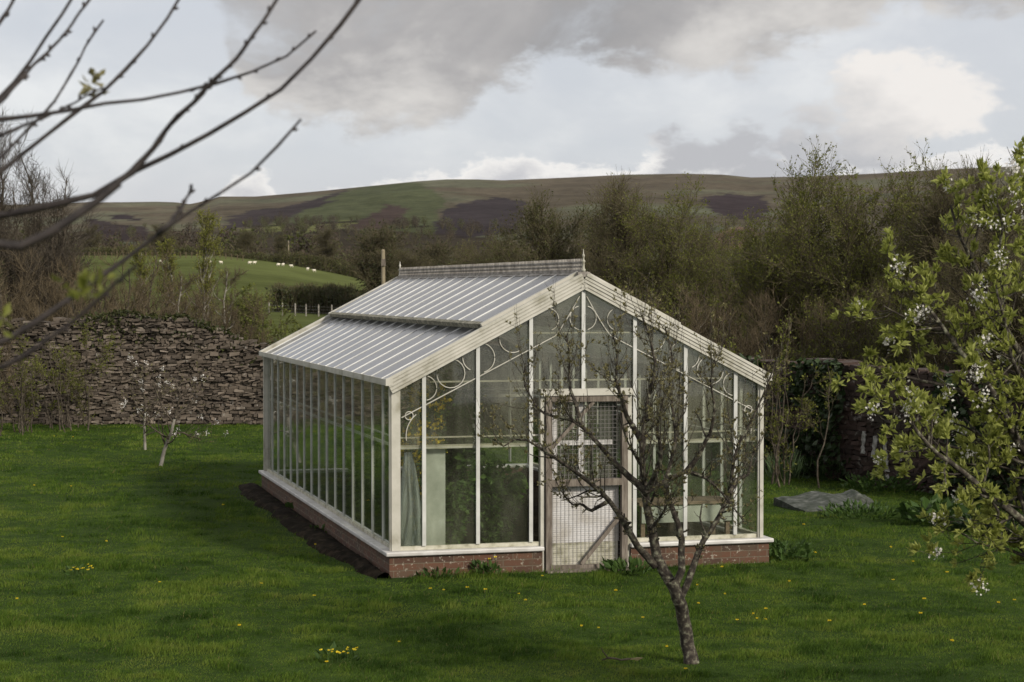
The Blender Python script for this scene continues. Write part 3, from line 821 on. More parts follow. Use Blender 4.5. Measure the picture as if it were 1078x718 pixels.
    for y in (-.03, L + .03):
        m = MB(); z = ZR + .10
        m.lathe([(0, z), (.024, z), (.026, z + .03), (.016, z + .04), (.015, z + .10), (.022, z + .112), (.022, z + .125), (.010, z + .14), (.010, z + .16), (.017, z + .175), (.017, z + .187), (.007, z + .205), (.003, z + .25), (0, z + .255)], W / 2, y, 10)
        m.build('finial', M['paint'], gh)
    # door: old white door behind a wire screen in a bare timber frame
    d = MB(); d.box(DX0 + .07, DX1 - .07, .030, .052, .30, .985); dr = d.build('door', M['panel'], gh)
    m = MB()
    m.box(DX0, DX0 + .07, -.085, -.02, -.02, 1.955); m.box(DX1 - .07, DX1, -.085, -.02, -.02, 1.955)
    m.box(DX0 + .07, DX1 - .07, -.083, -.022, -.02, .06); m.box(DX0 + .07, DX1 - .07, -.083, -.022, .945, 1.02)
    m.box(DX0 + .07, DX1 - .07, -.083, -.022, 1.89, 1.955)
    m.build('screen_frame', M['wood'], dr)
    m = MB(); m.bar((DX0 + .42, -.052, .065), (DX1 - .075, -.052, .60), .042, .03); m.build('brace', M['wood'], dr)
    m = MB(); m.bar((DX0 + .075, -.052, 1.38), (DX0 + .56, -.052, 1.885), .036, .03); m.build('brace', M['wood'], dr)
    m = MB(); m.box(DX0 - .06, DX1 + .06, -.10, .03, 1.960, 2.035); m.build('door_head', M['paint'], dr)
    m = MB()
    m.box(DX0 - .055, DX0 - .012, -.05, .03, -.02, 1.955); m.build('door_jamb', M['paint'], dr)
    m = MB(); m.box(DX1 + .012, DX1 + .055, -.05, .03, -.02, 1.955); m.build('door_jamb', M['paint'], dr)
    m = MB(); xs = np.arange(DX0 + .09, DX1 - .075, .0475)
    for x in xs: m.box(x - .0015, x + .0015, -.0205, -.0165, .05, 1.90)
    for z in np.arange(.07, 1.9, .0475): m.box(DX0 + .07, DX1 - .07, -.0160, -.0120, z - .0015, z + .0015)
    m.build('wire_screen', M['wire'], dr)
    m = MB(); m.box(DX0 + .08, DX1 - .08, .028, .050, -.01, .298); m.build('kick_panel', M['paintold'], dr)
    m = MB()
    for x in (DX0 + .13, DX0 + .44): m.box(x - .028, x + .028, .022, .055, .99, 1.90)
    m.box(DX0 + .158, DX0 + .412, .022, .055, 1.40, 1.45); m.box(DX0 + .468, DX1 - .15, .022, .055, 1.40, 1.45)
    m.build('door_glazing_bars', M['sill'], dr)
    m = MB(); m.box(DX0 + .09, DX1 - .09, .056, .061, .99, 1.90); m.build('door_glass', M['glassmilky'], dr)
    m = MB(); m.box(DX1 - .30, DX1 - .09, .064, .074, .99, 1.88); m.build('dark_board', surf('slate_board', [(0, (.05, .055, .06)), (1, (.08, .085, .09))]), dr)
    m = MB(); m.box(DX0 - .02, DX1 + .02, -.22, -.10, -.03, .02); m.build('threshold', M['wood'], dr)
greenhouse()

# earth floor inside
mb = MB(); mb.box(.12, W - .12, .12, L - .12, .0, .05)
fl = mb.build('earth_floor', M['soil']); fl.location = (GX, GY, 0); fl.rotation_euler = (0, 0, ROT); tag(fl, kind='structure')

# ------------------------------------------------------------------ things inside the greenhouse
def inside():
    def place(o, u, v, z=.05, rz=0):
        x, y, _ = from_house(u, v); o.location = (x, y, z); o.rotation_euler = (0, 0, ROT + rz); return o
    b = MB(); b.box(0, .265, 0, .022, 0, 1.33); b.box(.02, .245, .0225, .05, .02, .06); b.box(.02, .245, .0225, .05, 1.2, 1.24)
    place(tag(b.build('grey_panel', M['greyboard']), 'tall pale grey board standing upright behind the front glass beside the left corner', 'board'), .33, .12)
    # gathered polythene
    rng = np.random.default_rng(8); b = MB()
    n, k = 26, 30; v = []
    for i in range(k):
        z = 1.30 * (1 - i / (k - 1)); t = i / (k - 1)
        wdt = .03 + .09 * min(1, t * 1.7) ** .8
        for j in range(n):
            a = j / n * 2 * math.pi
            r = 1 + .35 * math.sin(a * 7 + t * 4 + math.sin(t * 9)) + .12 * math.sin(a * 13 - t * 6)
            v.append((wdt * r * math.cos(a) + .03 * math.sin(t * 3), .5 * wdt * r * math.sin(a), z))
    idx = np.arange(n * k).reshape(k, n); nx = np.roll(idx, -1, 1)
    b.add(v, np.stack([idx[:-1], nx[:-1], nx[1:], idx[1:]], -1).reshape(-1, 4), 0, True)
    place(tag(b.build('plastic_sheet', M['plastic']), 'bunched clear plastic sheet hanging inside the left front corner glass', 'plastic sheet'), .185, .17)
    # potting bench
    r = empty('potting_bench', from_house(2.95, .35, .05), 'brown slatted potting bench with pale boarded front inside the right gable glass', 'bench', rz=ROT)
    m = MB()
    for i in range(4): m.box(0, 1.15, i * .13, i * .13 + .115, .60, .635)
    m.build('bench_top', M['bench'], r)
    m = MB(); m.box(.02, 1.13, -.028, -.004, .40, .585); m.build('front_board', M['greyboard'], r)
    for x in (.02, .54, 1.07):
        for y in (.0, .46):
            m = MB(); m.box(x, x + .05, y, y + .05, 0, .598); m.build('leg', M['bench'], r)
    # plants
    def plant(name, u, v, h, r, n, mat, label, cat, size=.07, stems=14, fl=0):
        rng = np.random.default_rng(int(u * 100 + v * 7))
        x, y, _ = from_house(u, v)
        root = empty(name, (x, y, .05), label, cat, rz=ROT)
        st, rd = [], []
        for i in range(stems):
            a = rng.random() * 6.283; q = r * rng.random() ** .6; hh = h * (.55 + .45 * rng.random())
            t = np.linspace(0, 1, 6)
            st.append(np.stack([q * np.cos(a) * t ** 1.4, q * np.sin(a) * t ** 1.4, hh * t], -1)); rd.append(.009 * (1 - .75 * t))
        st = np.array(st); m = MB(); m.tubes(st, np.array(rd), 4); m.build('stems', M['twig'], root)
        i = rng.integers(0, stems, n); f = rng.random(n) ** .7 * 4.99; k = f.astype(int); w = (f - k)[:, None]
        c = st[i, k] * (1 - w) + st[i, np.minimum(k + 1, 5)] * w + rng.normal(size=(n, 3)) * .05 * (.4 + r)
        c[:, 2] = np.abs(c[:, 2])
        d = rng.normal(size=(n, 3)); d[:, 2] = d[:, 2] * .5 - .1
        m = MB(); m.leaves(c, d, size, 0, .6, .3, rng); m.build('foliage', M[mat], root)
        if fl:
            j = rng.integers(0, n, fl); m = MB(); cc = np.repeat(c[j], 6, 0); m.leaves(cc + (0, 0, .03), rng.normal(size=(fl * 6, 3)), .045, 0, .8, .2, rng); m.build('flowers', M['yellow'], root)
    plant('leafy_plant', .80, .62, 1.0, .26, 2200, 'indoor', 'bushy dark green plant behind the pale grey board in the greenhouse', 'plant', .075)
    plant('leafy_plant', 1.28, .70, 1.22, .36, 3200, 'indoor', 'tall bright green plant just left of the greenhouse door', 'plant', .085, 18)
    plant('yellow_flowering_bush', .70, 1.7, 2.0, .30, 2400, 'indoor', 'tall bush with yellow flowers seen through the upper left front glass', 'flowering bush', .06, 16, 700)
    plant('vine', 1.35, 3.2, 2.15, .50, 2600, 'indoor', 'tall climbing green vine deep inside the greenhouse', 'plant', .09, 16)
    plant('leafy_plant', 3.55, 2.2, .95, .5, 2000, 'indoor', 'low spreading green plant behind the potting bench', 'plant', .08)
    plant('leafy_plant', 3.5, 5.0, 1.3, .6, 2200, 'indoor', 'tall dark plant against the far right glass wall', 'plant', .09)
    plant('leafy_plant', .8, 5.6, 1.1, .45, 1800, 'indoor', 'green plant near the far left corner behind the side glass', 'plant', .09)
    plant('leafy_plant', 2.2, 7.8, 1.5, .7, 2200, 'indoor', 'broad green plant at the far end of the greenhouse aisle', 'plant', .09)
inside()

# ------------------------------------------------------------------ growing trees
def grow(rng, P, R, n, t0, t1, ang, length, K, trop, jit, rf=.6, rmin=.002, tip=.3, end_taper=.5, upv=(0, 0, 1)):
    """n side shoots from the polylines P [N,K,3]; returns new polylines and radii"""
    P, R = np.asarray(P, float), np.asarray(R, float)
    N, K0 = R.shape
    Ls = np.linalg.norm(np.diff(P, axis=1), axis=2).sum(1)
    i = rng.choice(N, n, p=Ls / Ls.sum())
    t = t0 + (t1 - t0) * rng.random(n)
    f = t * (K0 - 1) * .9999; k = f.astype(int); w = (f - k)[:, None]
    c = P[i, k] * (1 - w) + P[i, k + 1] * w
    r0 = (R[i, k] * (1 - w[:, 0]) + R[i, k + 1] * w[:, 0])
    T = P[i, k + 1] - P[i, k]; T /= np.linalg.norm(T, axis=1, keepdims=True) + 1e-9
    q = rng.normal(size=(n, 3)); q -= T * (q * T).sum(1, keepdims=True); q /= np.linalg.norm(q, axis=1, keepdims=True) + 1e-9
    a = np.radians(ang) * (.6 + .8 * rng.random(n))[:, None]
    d = T * np.cos(a) + q * np.sin(a)
    ln = length * (.45 + .9 * rng.random(n)) * (1 - end_taper * t)
    st = (ln / (K - 1))[:, None]
    pts = [c]
    for s in range(K - 1):
        d = d + np.array(upv) * trop + rng.normal(size=(n, 3)) * jit
        d /= np.linalg.norm(d, axis=1, keepdims=True)
        pts.append(pts[-1] + d * st)
    rr = np.maximum(np.minimum(r0 * rf, r0), rmin)
    RR = rr[:, None] * (1 - (1 - tip) * np.linspace(0, 1, K))[None]
    return np.stack(pts, 1), RR

def resample(pts, K):
    pts = np.asarray(pts, float); d = np.r_[0, np.cumsum(np.linalg.norm(np.diff(pts, axis=0), axis=1))]
    s = np.linspace(0, d[-1], K)
    return np.stack([np.interp(s, d, pts[:, j]) for j in range(pts.shape[1])], 1)

def along(rng, P, n, lo=.2, hi=1.0):
    N, K0 = P.shape[:2]
    i = rng.integers(0, N, n); f = (lo + (hi - lo) * rng.random(n)) * (K0 - 1) * .9999; k = f.astype(int); w = (f - k)[:, None]
    c = P[i, k] * (1 - w) + P[i, k + 1] * w
    d = P[i, k + 1] - P[i, k]; d /= np.linalg.norm(d, axis=1, keepdims=True) + 1e-9
    return c, d

def make_tree(name, seed, h, spread, twigmat, barkmat='twig', leaf=None, nleaf=0, lsize=.05, stems=1, upright=.10, twigs=3000, r0=.11, bare=.25, fine=.006, lean=0.0, limbs=14):
    """meshes of one tree kind: trunk with its limbs, crown of shoots, twigs and leaves (unit: metres, base at the origin)"""
    rng = np.random.default_rng(seed)
    P0, R0 = [], []
    for s in range(stems):
        a = rng.random() * 6.283; out = (0 if stems == 1 else .12 + .25 * rng.random()) * spread
        t = np.linspace(0, 1, 9); hh = h * (.80 if stems == 1 else .55 + .4 * rng.random())
        wob = np.cumsum(rng.normal(size=(9, 2)) * h * .012, 0); wob[0] = 0
        b = (rng.normal(size=2) * (.05 + .05 * stems) * (stems > 1))
        x = b[0] + np.cos(a) * out * t ** 1.3 + wob[:, 0] + lean * t * h; y = b[1] + np.sin(a) * out * t ** 1.3 + wob[:, 1]
        P0.append(np.stack([x, y, hh * t - .1 * (1 - t)], -1)); R0.append(r0 * (1 if stems == 1 else .5 + .4 * rng.random()) * (1 - .85 * t) + fine)
    P0, R0 = np.array(P0), np.array(R0)
    P1, R1 = grow(rng, P0, R0, limbs * stems, bare, .95, 55, spread * .95, 8, upright, .16, .55, fine * 1.6, .25)
    P2, R2 = grow(rng, np.concatenate([P1]), R1, max(60, twigs // 12), .15, 1, 45, spread * .50, 6, upright * .9, .17, .6, fine * 1.2, .4)
    P2b, R2b = grow(rng, P0, R0, max(20, twigs // 50), .5, 1, 35, spread * .40, 6, upright, .15, .5, fine * 1.2, .4)
    P2, R2 = np.concatenate([P2, P2b]), np.concatenate([R2, R2b])
    P3, R3 = grow(rng, P2, R2, twigs, .1, 1, 42, spread * .27, 4, upright * .8, .20, .7, fine * .8, .5)
    tr = MB(); tr.tubes(P0, R0, 7); tr.tubes(P1, R1, 5)
    cr = MB(); cr.tubes(P2, R2, 3, 0); cr.tubes(P3, R3, 3, 0)
    mats = [M[twigmat]]
    if leaf:
        c, d = along(rng, P3, nleaf, .1, 1)
        d = d + rng.normal(size=d.shape) * .8
        cr.leaves(c + rng.normal(size=c.shape) * .01, d, lsize, 1, .55, .25, rng); mats.append(M[leaf])
    return tr.mesh(name + '_trunk', M[barkmat]), cr.mesh(name + '_crown', mats)

KIND = {}
def kind(key, *a, **k): KIND[key] = make_tree(key, *a, **k)
kind('willow', 1, 6.2, 2.3, 'fartwig', leaf='olive', nleaf=20000, lsize=.062, stems=5, upright=.16, twigs=5200, r0=.09, bare=.12, fine=.006, limbs=9)
kind('willow2', 2, 6.2, 2.6, 'fartwig', leaf='olive', nleaf=17000, lsize=.062, stems=4, upright=.12, twigs=5200, r0=.10, bare=.15, fine=.006, limbs=10)
kind('broad', 3, 6.5, 2.8, 'fartwig', leaf='olivedark', nleaf=12000, lsize=.07, stems=2, upright=.06, twigs=6000, r0=.14, bare=.2, fine=.0065, limbs=13)
kind('bare', 4, 6.5, 2.4, 'fartwig', leaf='olive', nleaf=3500, lsize=.05, stems=1, upright=.10, twigs=6000, r0=.14, bare=.22, fine=.0065, limbs=18)
kind('scrub', 5, 3.6, 1.5, 'redtwig', stems=14, upright=.22, twigs=4200, r0=.03, bare=.05, fine=.006, limbs=4)
kind('scrubleaf', 6, 3.4, 1.6, 'fartwig', leaf='olive', nleaf=5000, lsize=.065, stems=12, upright=.16, twigs=3600, r0=.03, bare=.05, fine=.006, limbs=5)
kind('wisp', 15, 3.4, 1.0, 'fartwig', leaf='olive', nleaf=1700, lsize=.06, stems=10, upright=.20, twigs=900, r0=.022, bare=.05, fine=.005, limbs=3)
kind('poplar', 7, 5.5, 1.0, 'fartwig', 'palebark', leaf='lime', nleaf=9000, lsize=.042, stems=1, upright=.30, twigs=2000, r0=.045, bare=.08, fine=.0045, limbs=60)
kind('barepoplar', 8, 8.0, 1.9, 'twig', stems=9, upright=.24, twigs=7000, r0=.06, bare=.10, fine=.0055, limbs=10)
kind('bush', 9, 2.6, 1.4, 'fartwig', leaf='bush', nleaf=9000, lsize=.085, stems=9, upright=.10, twigs=2600, r0=.03, bare=.05, fine=.006, limbs=5)
kind('ivytree', 10, 9, 4.2, 'fartwig', leaf='hedge', nleaf=2500, lsize=.22, stems=1, upright=.04, twigs=5200, r0=.30, bare=.25, fine=.014, limbs=18)
kind('birch', 12, 4.2, .9, 'redtwig', 'palebark', stems=1, upright=.2, twigs=1200, r0=.05, bare=.45, fine=.005, limbs=12)

def plant_tree(key, name, px, Y, top, label, cat='tree', group=None, base=0.0, width=1.0, rz=None, z=None):
    tm, cm = KIND[key]
    zb = base if z is None else z
    x = (px - 539) / F * Y
    zt = ptop(top, Y)
    if key not in NAT:
        co = np.empty(len(cm.vertices) * 3, np.float32); cm.vertices.foreach_get('co', co); NAT[key] = float(np.percentile(co[2::3], 99.8))
    nat = NAT[key]
    sz = (zt - zb) / nat
    root = empty(name, (x, Y, zb), label, cat, group, rz if rz is not None else (px * 1.7) % 6.28)
    root.scale = (sz * width, sz * width, sz)
    for nm, me in (('trunk', tm), ('crown', cm)):
        o = bpy.data.objects.new(nm, me); COL.objects.link(o); o.parent = root
    return root
NAT = {}

def vegetation():
    G = 'bare trees and willows beyond the back wall'
    T = lambda *a, **k: plant_tree(*a, group=G, **k)
    # behind the greenhouse and to its right
    T('broad', 'tree', 585, 60, 203, 'dark rounded tree left of the front finial of the roof', width=.85)
    T('bare', 'tree', 655, 58, 184, 'tallest bare brown tree rising just right of the front finial against the hill', width=.95)
    T('willow2', 'tree', 700, 55, 193, 'olive leafing tree with wispy top above the right roof slope', width=.9)
    T('broad', 'tree', 640, 66, 215, 'dark tree standing directly behind the front finial', width=1.0)
    T('broad', 'tree', 545, 72, 246, 'low dark bushy tree behind the middle of the ridge', width=1.1)
    T('bare', 'tree', 500, 80, 254, 'small bare brown tree behind the left part of the ridge', width=1.2)
    T('willow', 'tree', 832, 46, 166, 'tall olive willow right of the greenhouse, leftmost of the tall willow group', width=.95)
    T('willow2', 'tree', 890, 44, 160, 'tallest thin topped willow standing over the dark brick wall', width=.95)
    T('willow', 'tree', 950, 45, 170, 'broad olive willow behind the blossoming pear tree', width=1.0)
    T('bare', 'tree', 1000, 42, 176, 'bare dark twigged tree behind the top of the pear tree', width=.9)
    T('bare', 'tree', 1062, 38, 168, 'dark bare tree at the right edge above the pear tree', width=.8)
    T('willow2', 'tree', 790, 52, 226, 'small olive willow in the gap beside the tall willow group', width=1.1)
    T('bare', 'tree', 745, 60, 238, 'short bare tree above the lower right roof slope', width=1.2)
    G2 = 'scrub along the old walls'
    B = lambda *a, **k: plant_tree(*a, cat='bush', group=G2, **k)
    B('scrubleaf', 'bush', 690, 45.5, 300, 'brown and olive thicket behind the middle of the right roof slope', width=1.2)
    B('scrub', 'bush', 740, 43, 300, 'tall russet twig thicket behind the lower right roof slope', width=1.1)
    B('scrub', 'bush', 785, 44.5, 296, 'upright brown twig thicket just behind the right eaves', width=.9)
    B('wisp', 'bush', 822, 30.5, 325, 'thin wispy twigs beside the right corner post in front of the dark wall', width=1.0)
    B('scrub', 'bush', 868, 42.5, 305, 'brown twig thicket rising behind the dark wall left of the pear tree', width=1.0)
    B('scrubleaf', 'bush', 912, 41.5, 300, 'olive thicket topping the dark brick wall beside the pear tree', width=1.1)
    B('scrubleaf', 'bush', 975, 40, 312, 'olive scrub behind the lower branches of the pear tree', width=1.2)
    B('scrub', 'bush', 1050, 38.5, 300, 'brown scrub at the right edge behind the pear tree', width=1.2)
    # left
    G3 = 'trees and bushes at the left end of the garden'
    C = lambda *a, **k: plant_tree(*a, group=G3, **k)
    C('barepoplar', 'tree', 14, 50, 116, 'tallest bare upright tree at the left edge against the sky', width=1.0)
    C('barepoplar', 'tree', 50, 52, 158, 'shorter bare fan shaped tree beside the tallest one at the left edge', width=1.3)
    C('scrub', 'bush', 85, 49, 256, 'russet bare bush leaning right of the left tall trees above the wall', cat='bush', width=1.2)
    C('scrub', 'bush', 8, 46.8, 262, 'dense bare thicket at the left edge in front of the trees', cat='bush', width=1.2)
    C('scrub', 'bush', 62, 46.6, 288, 'bare thicket rising behind the left end of the stone wall', cat='bush', width=1.1)
    C('wisp', 'bush', 88, 43.6, 330, 'thin curtain of bare twigs in front of the left end of the stone wall', cat='bush', width=1.2)
    C('wisp', 'bush', 26, 42.5, 345, 'low leafing bush with yellow green buds against the left wall', cat='bush', width=1.3)
    C('wisp', 'bush', -4, 41.5, 358, 'low budding bush cut by the left edge of the lawn', cat='bush', width=1.3)
    for px, Y, top, w, lab in ((118, 58, 296, 1.3, 'russet willow scrub behind the highest left part of the stone wall'), (160, 60, 298, 1.3, 'russet scrub behind the middle of the stone wall'),
                              (205, 62, 301, 1.3, 'brown scrub at the foot of the lime poplars behind the wall'), (238, 64, 310, .8, 'brown scrub right of the pale birch stem behind the wall')):
        C('scrub', 'bush', px, Y, top, lab, cat='bush', width=w)
    C('poplar', 'tree', 212, 66, 221, 'tall slim lime green poplar in front of the far field', width=1.1)
    C('poplar', 'tree', 184, 70, 252, 'shorter lime green poplar left of the tall one', width=1.3)
    C('poplar', 'tree', 146, 72, 258, 'faint lime green sapling before the far field at the left', width=1.2)
    C('birch', 'tree', 236, 60, 280, 'thin pale stemmed birch behind the stone wall near its lower end', width=.9)
    C('birch', 'tree', 188, 58, 285, 'thin pale stemmed birch behind the middle of the stone wall', width=.9)
    C('bush', 'bush', 268, 72, 303, 'round leafy green bush behind the low right end of the stone wall', cat='bush', width=1.1)
    # hedges and distant trees
    def hedge(name, pts, h, depth, n, mat, label):
        rng = np.random.default_rng(n); m = MB(); P = resample(np.array(pts), 200)
        i = rng.integers(0, 200, n); a = rng.random(n)
        hh = h * (.75 + .35 * np.array([mnoise.noise((k * .11, h, 0)) for k in range(200)]))
        c = P[i] + np.stack([rng.normal(size=n) * .3, rng.normal(size=n) * depth * .35, a * hh[i]], -1)
        m.leaves(c, rng.normal(size=(n, 3)), .34, 0, .6, .3, rng)
        tw = np.stack([P[i[:n // 6]] + np.stack([rng.normal(size=n // 6) * .2, rng.normal(size=n // 6) * depth * .25, rng.random(n // 6) * .2], -1)] * 3, 1)
        tw[:, 1:, :2] += rng.normal(size=(n // 6, 2, 2)) * .25; tw[:, 1, 2] += hh[i[:n // 6]] * .55; tw[:, 2, 2] += hh[i[:n // 6]] * 1.08
        m.tubes(tw, np.full((n // 6, 3), .03) * np.array([1, .8, .4]), 3, 1)
        return tag(m.build(name, [M[mat], M['fartwig']]), label, 'hedge', 'field hedges')
    def tp(px, r): return ((px - 539) / F * r, r, terr(px, r))
    hedge('hedge', [tp(p, 197) for p in (289, 320, 360, 410, 470)], 3.3, 3.0, 9000, 'hedge', 'dark green overgrown hedge behind the little fence posts')
    hedge('hedge', [tp(p, 395) for p in (296, 320, 350, 375, 400, 430)], 3.4, 2.5, 7000, 'olivedark', 'long brown hedge sloping along the top of the sheep field')
    hedge('hedge', [tp(p, 398) for p in (60, 110, 160, 215, 300)], 2.0, 2, 6000, 'olivedark', 'low thin hedge along the skyline of the field behind the poplars')
    G4 = 'big trees at the edge of the sheep field'
    for key, px, r, top, lab, w in (('ivytree', 403, 190, 236, 'large ivy clad bare tree beside the wooden pole left of the ridge', 1.1),
                                 ('bare', 343, 400, 240, 'bare round tree on the field skyline between the two poles', 1.5),
                                 ('bare', 96, 405, 236, 'bare round tree on the left part of the field skyline', 1.3), ('bare', 172, 410, 236, 'spreading bare tree on the skyline left of the lime poplar', 1.7),
                                 ('ivytree', 262, 410, 242, 'dark tree on the skyline right of the lime poplar', .9), ('ivytree', 296, 415, 246, 'dark bushy tree on the skyline where the hedge begins', .8),
                                 ('ivytree', 462, 210, 252, 'brown bushy tree behind the left end of the ridge crest', 1.2), ('bare', 438, 170, 262, 'bare brown tree just left of the rear finial', 1.4)):
        plant_tree(key, 'tree', px, r, top, lab, group=G4, width=w, z=terr(px, r) - .2)
    # wood on the valley floor: one mass
    rng = np.random.default_rng(77); m = MB()
    n = 330
    px = rng.random(n) * 1250 - 80; r = 430 + rng.random(n) ** 1.2 * 620
    rl = np.linspace(1010, 3100, 160)
    def hill_at(a, b):
        yy = np.array([304 - (terr(a, q) - H) * F / q for q in rl]); return rl[int(np.argmin(np.abs(yy - b)))]
    extra = []
    for (x0, y0), (x1, y1), k_ in [((262,239),(375,233),26), ((303,251),(330,236),10), ((400,241),(452,238),12), ((262,251),(365,242),20), ((240,243),(300,232),10)]:
        for w in rng.random(k_): extra.append((x0 + (x1 - x0) * w + rng.normal() * 1.5, y0 + (y1 - y0) * w + rng.normal() * .5))
    for k_ in range(150): extra.append((90 + 760 * rng.random(), 238 + 24 * rng.random()))
    px = np.r_[px, [e[0] for e in extra]]; r = np.r_[r, [hill_at(*e) for e in extra]]
    for a, b in zip(px, r):
        hgt = 5.5 + 5 * rng.random(); z0 = terr(a, b); x0 = (a - 539) / F * b; w = hgt * (.35 + .2 * rng.random())
        k = 170
        q = rng.normal(size=(k, 3)); q /= np.linalg.norm(q, axis=1, keepdims=True); q *= rng.random((k, 1)) ** .4
        c = q * np.array([w, w, hgt * .45]) + (x0, b, z0 + hgt * .55)
        m.leaves(c, rng.normal(size=(k, 3)), hgt * .10, 0 if rng.random() < .65 else 1, .5, .3, rng)
        base = np.array([x0, b, z0])
        S = np.stack([np.repeat(base[None], 14, 0), c[:14] * .5 + base * .5 + (0, 0, hgt * .1), c[:14]], 1)
        m.tubes(S, np.full((14, 3), 1.0) * np.array([.22, .14, .05]), 3, 2)
    tag(m.build('distant_wood', [M['woodbrown'], M['olivedark'], M['fartwig']]), kind='stuff')
M['woodbrown'] = leafmat('bare_wood_crowns', [(0, (.035, .026, .020)), (.5, (.06, .045, .034)), (1, (.085, .066, .048))], .2, .9, .02)
vegetation()

# ------------------------------------------------------------------ old garden walls: single stones laid in courses
def wall(name, p0, p1, top, hs, ls, thick, mat, seed, label, cat, rough=.03, missing=0.0):
    """p0..p1 on the ground, top(s) height along it (s in metres)"""
    rng = np.random.default_rng(seed)
    p0, p1 = np.array(p0, float), np.array(p1, float)
    ln = np.linalg.norm(p1 - p0); t = (p1 - p0) / ln; nrm = np.array([t[1], -t[0]])     # nrm faces the lawn
    m = MB(); hw = thick / 2
    # core
    K = 80; s = np.linspace(0, ln, K); tp_ = np.array([top(x) for x in s]) - hs[1] * 1.3
    v = []
    for k in range(K):
        for o in (hw - .06, -hw + .06):
            q = p0 + t * s[k] + nrm * o
            v += [(q[0], q[1], -.2), (q[0], q[1], max(tp_[k], .1))]
    idx = np.arange(K * 4).reshape(K, 4)
    for a, b in ((0, 1), (1, 3), (3, 2)):
        m.add(np.array(v), np.stack([idx[:-1, a], idx[1:, a], idx[1:, b], idx[:-1, b]], -1), 1)
    z = -.1
    V, cnt = [], 0
    zmax = max(top(x) for x in s)
    while z < zmax:
        h = hs[0] + (hs[1] - hs[0]) * rng.random()
        x = -rng.random() * ls[1]
        while x < ln:
            l = ls[0] + (ls[1] - ls[0]) * rng.random() ** 1.3
            if z < top(x + l / 2) and rng.random() > missing:
                jut = rng.normal() * rough; tz = rng.normal() * .012; hh = h * (.8 + .35 * rng.random())
                c = []
                for zz in (z, z + hh * .93):
                    for xx, oo in ((x + .006, hw + jut), (x + l - .006, hw + jut + rng.normal() * rough * .4), (x + l - .006, -hw + jut), (x + .006, -hw + jut)):
                        q = p0 + t * (xx + rng.normal() * .008) + nrm * (oo + rng.normal() * .012)
                        c.append((q[0], q[1], zz + rng.normal() * .008 + tz * (1 if xx > x + l / 2 else -1)))
                V.append(c); cnt += 1
            x += l
        z += h
    V = np.array(V)
    f = np.array([(0,3,2,1),(4,5,6,7),(0,1,5,4),(1,2,6,5),(2,3,7,6),(3,0,4,7)])
    m.add(V.reshape(-1, 3), (np.arange(cnt)[:, None, None] * 8 + f[None]).reshape(-1, 4), 0)
    o = m.build(name, [mat, M['mortar']])
    return tag(o, label, cat)

YW = 45.0
def lefttop(s):
    x = -13.2 + s; px = 539 + x / YW * F
    y = np.interp(px, [-60, 60, 100, 120, 150, 180, 196, 208, 225, 236, 250, 262, 285, 400, 760], [340, 338, 336, 334, 333, 335, 336, 341, 347, 350, 357, 360, 362, 366, 372])
    return ptop(y, YW) + .10 * mnoise.noise((s * 1.1, 2.0, 0)) + .05 * mnoise.noise((s * 4, 7.0, 0))
wall('stone_wall', (-13.2, YW), (4.6, YW - .4), lefttop, (.035, .085), (.08, .25), .55, M['stone'], 4, 'grey brown rubble stone wall with a ragged top at the back left of the lawn', 'wall', .032)
def righttop(s): return 1.86 + .16 * mnoise.noise((s * .7, 5.0, 0)) + .06 * mnoise.noise((s * 3, 1.0, 0))
wall('brick_wall', (-.95, 44.0), (8.82, 25.2), righttop, (.075, .085), (.20, .24), .40, M['oldbrick'], 5, 'dark old red brick wall behind the pear tree at the right', 'wall', .006, .01)

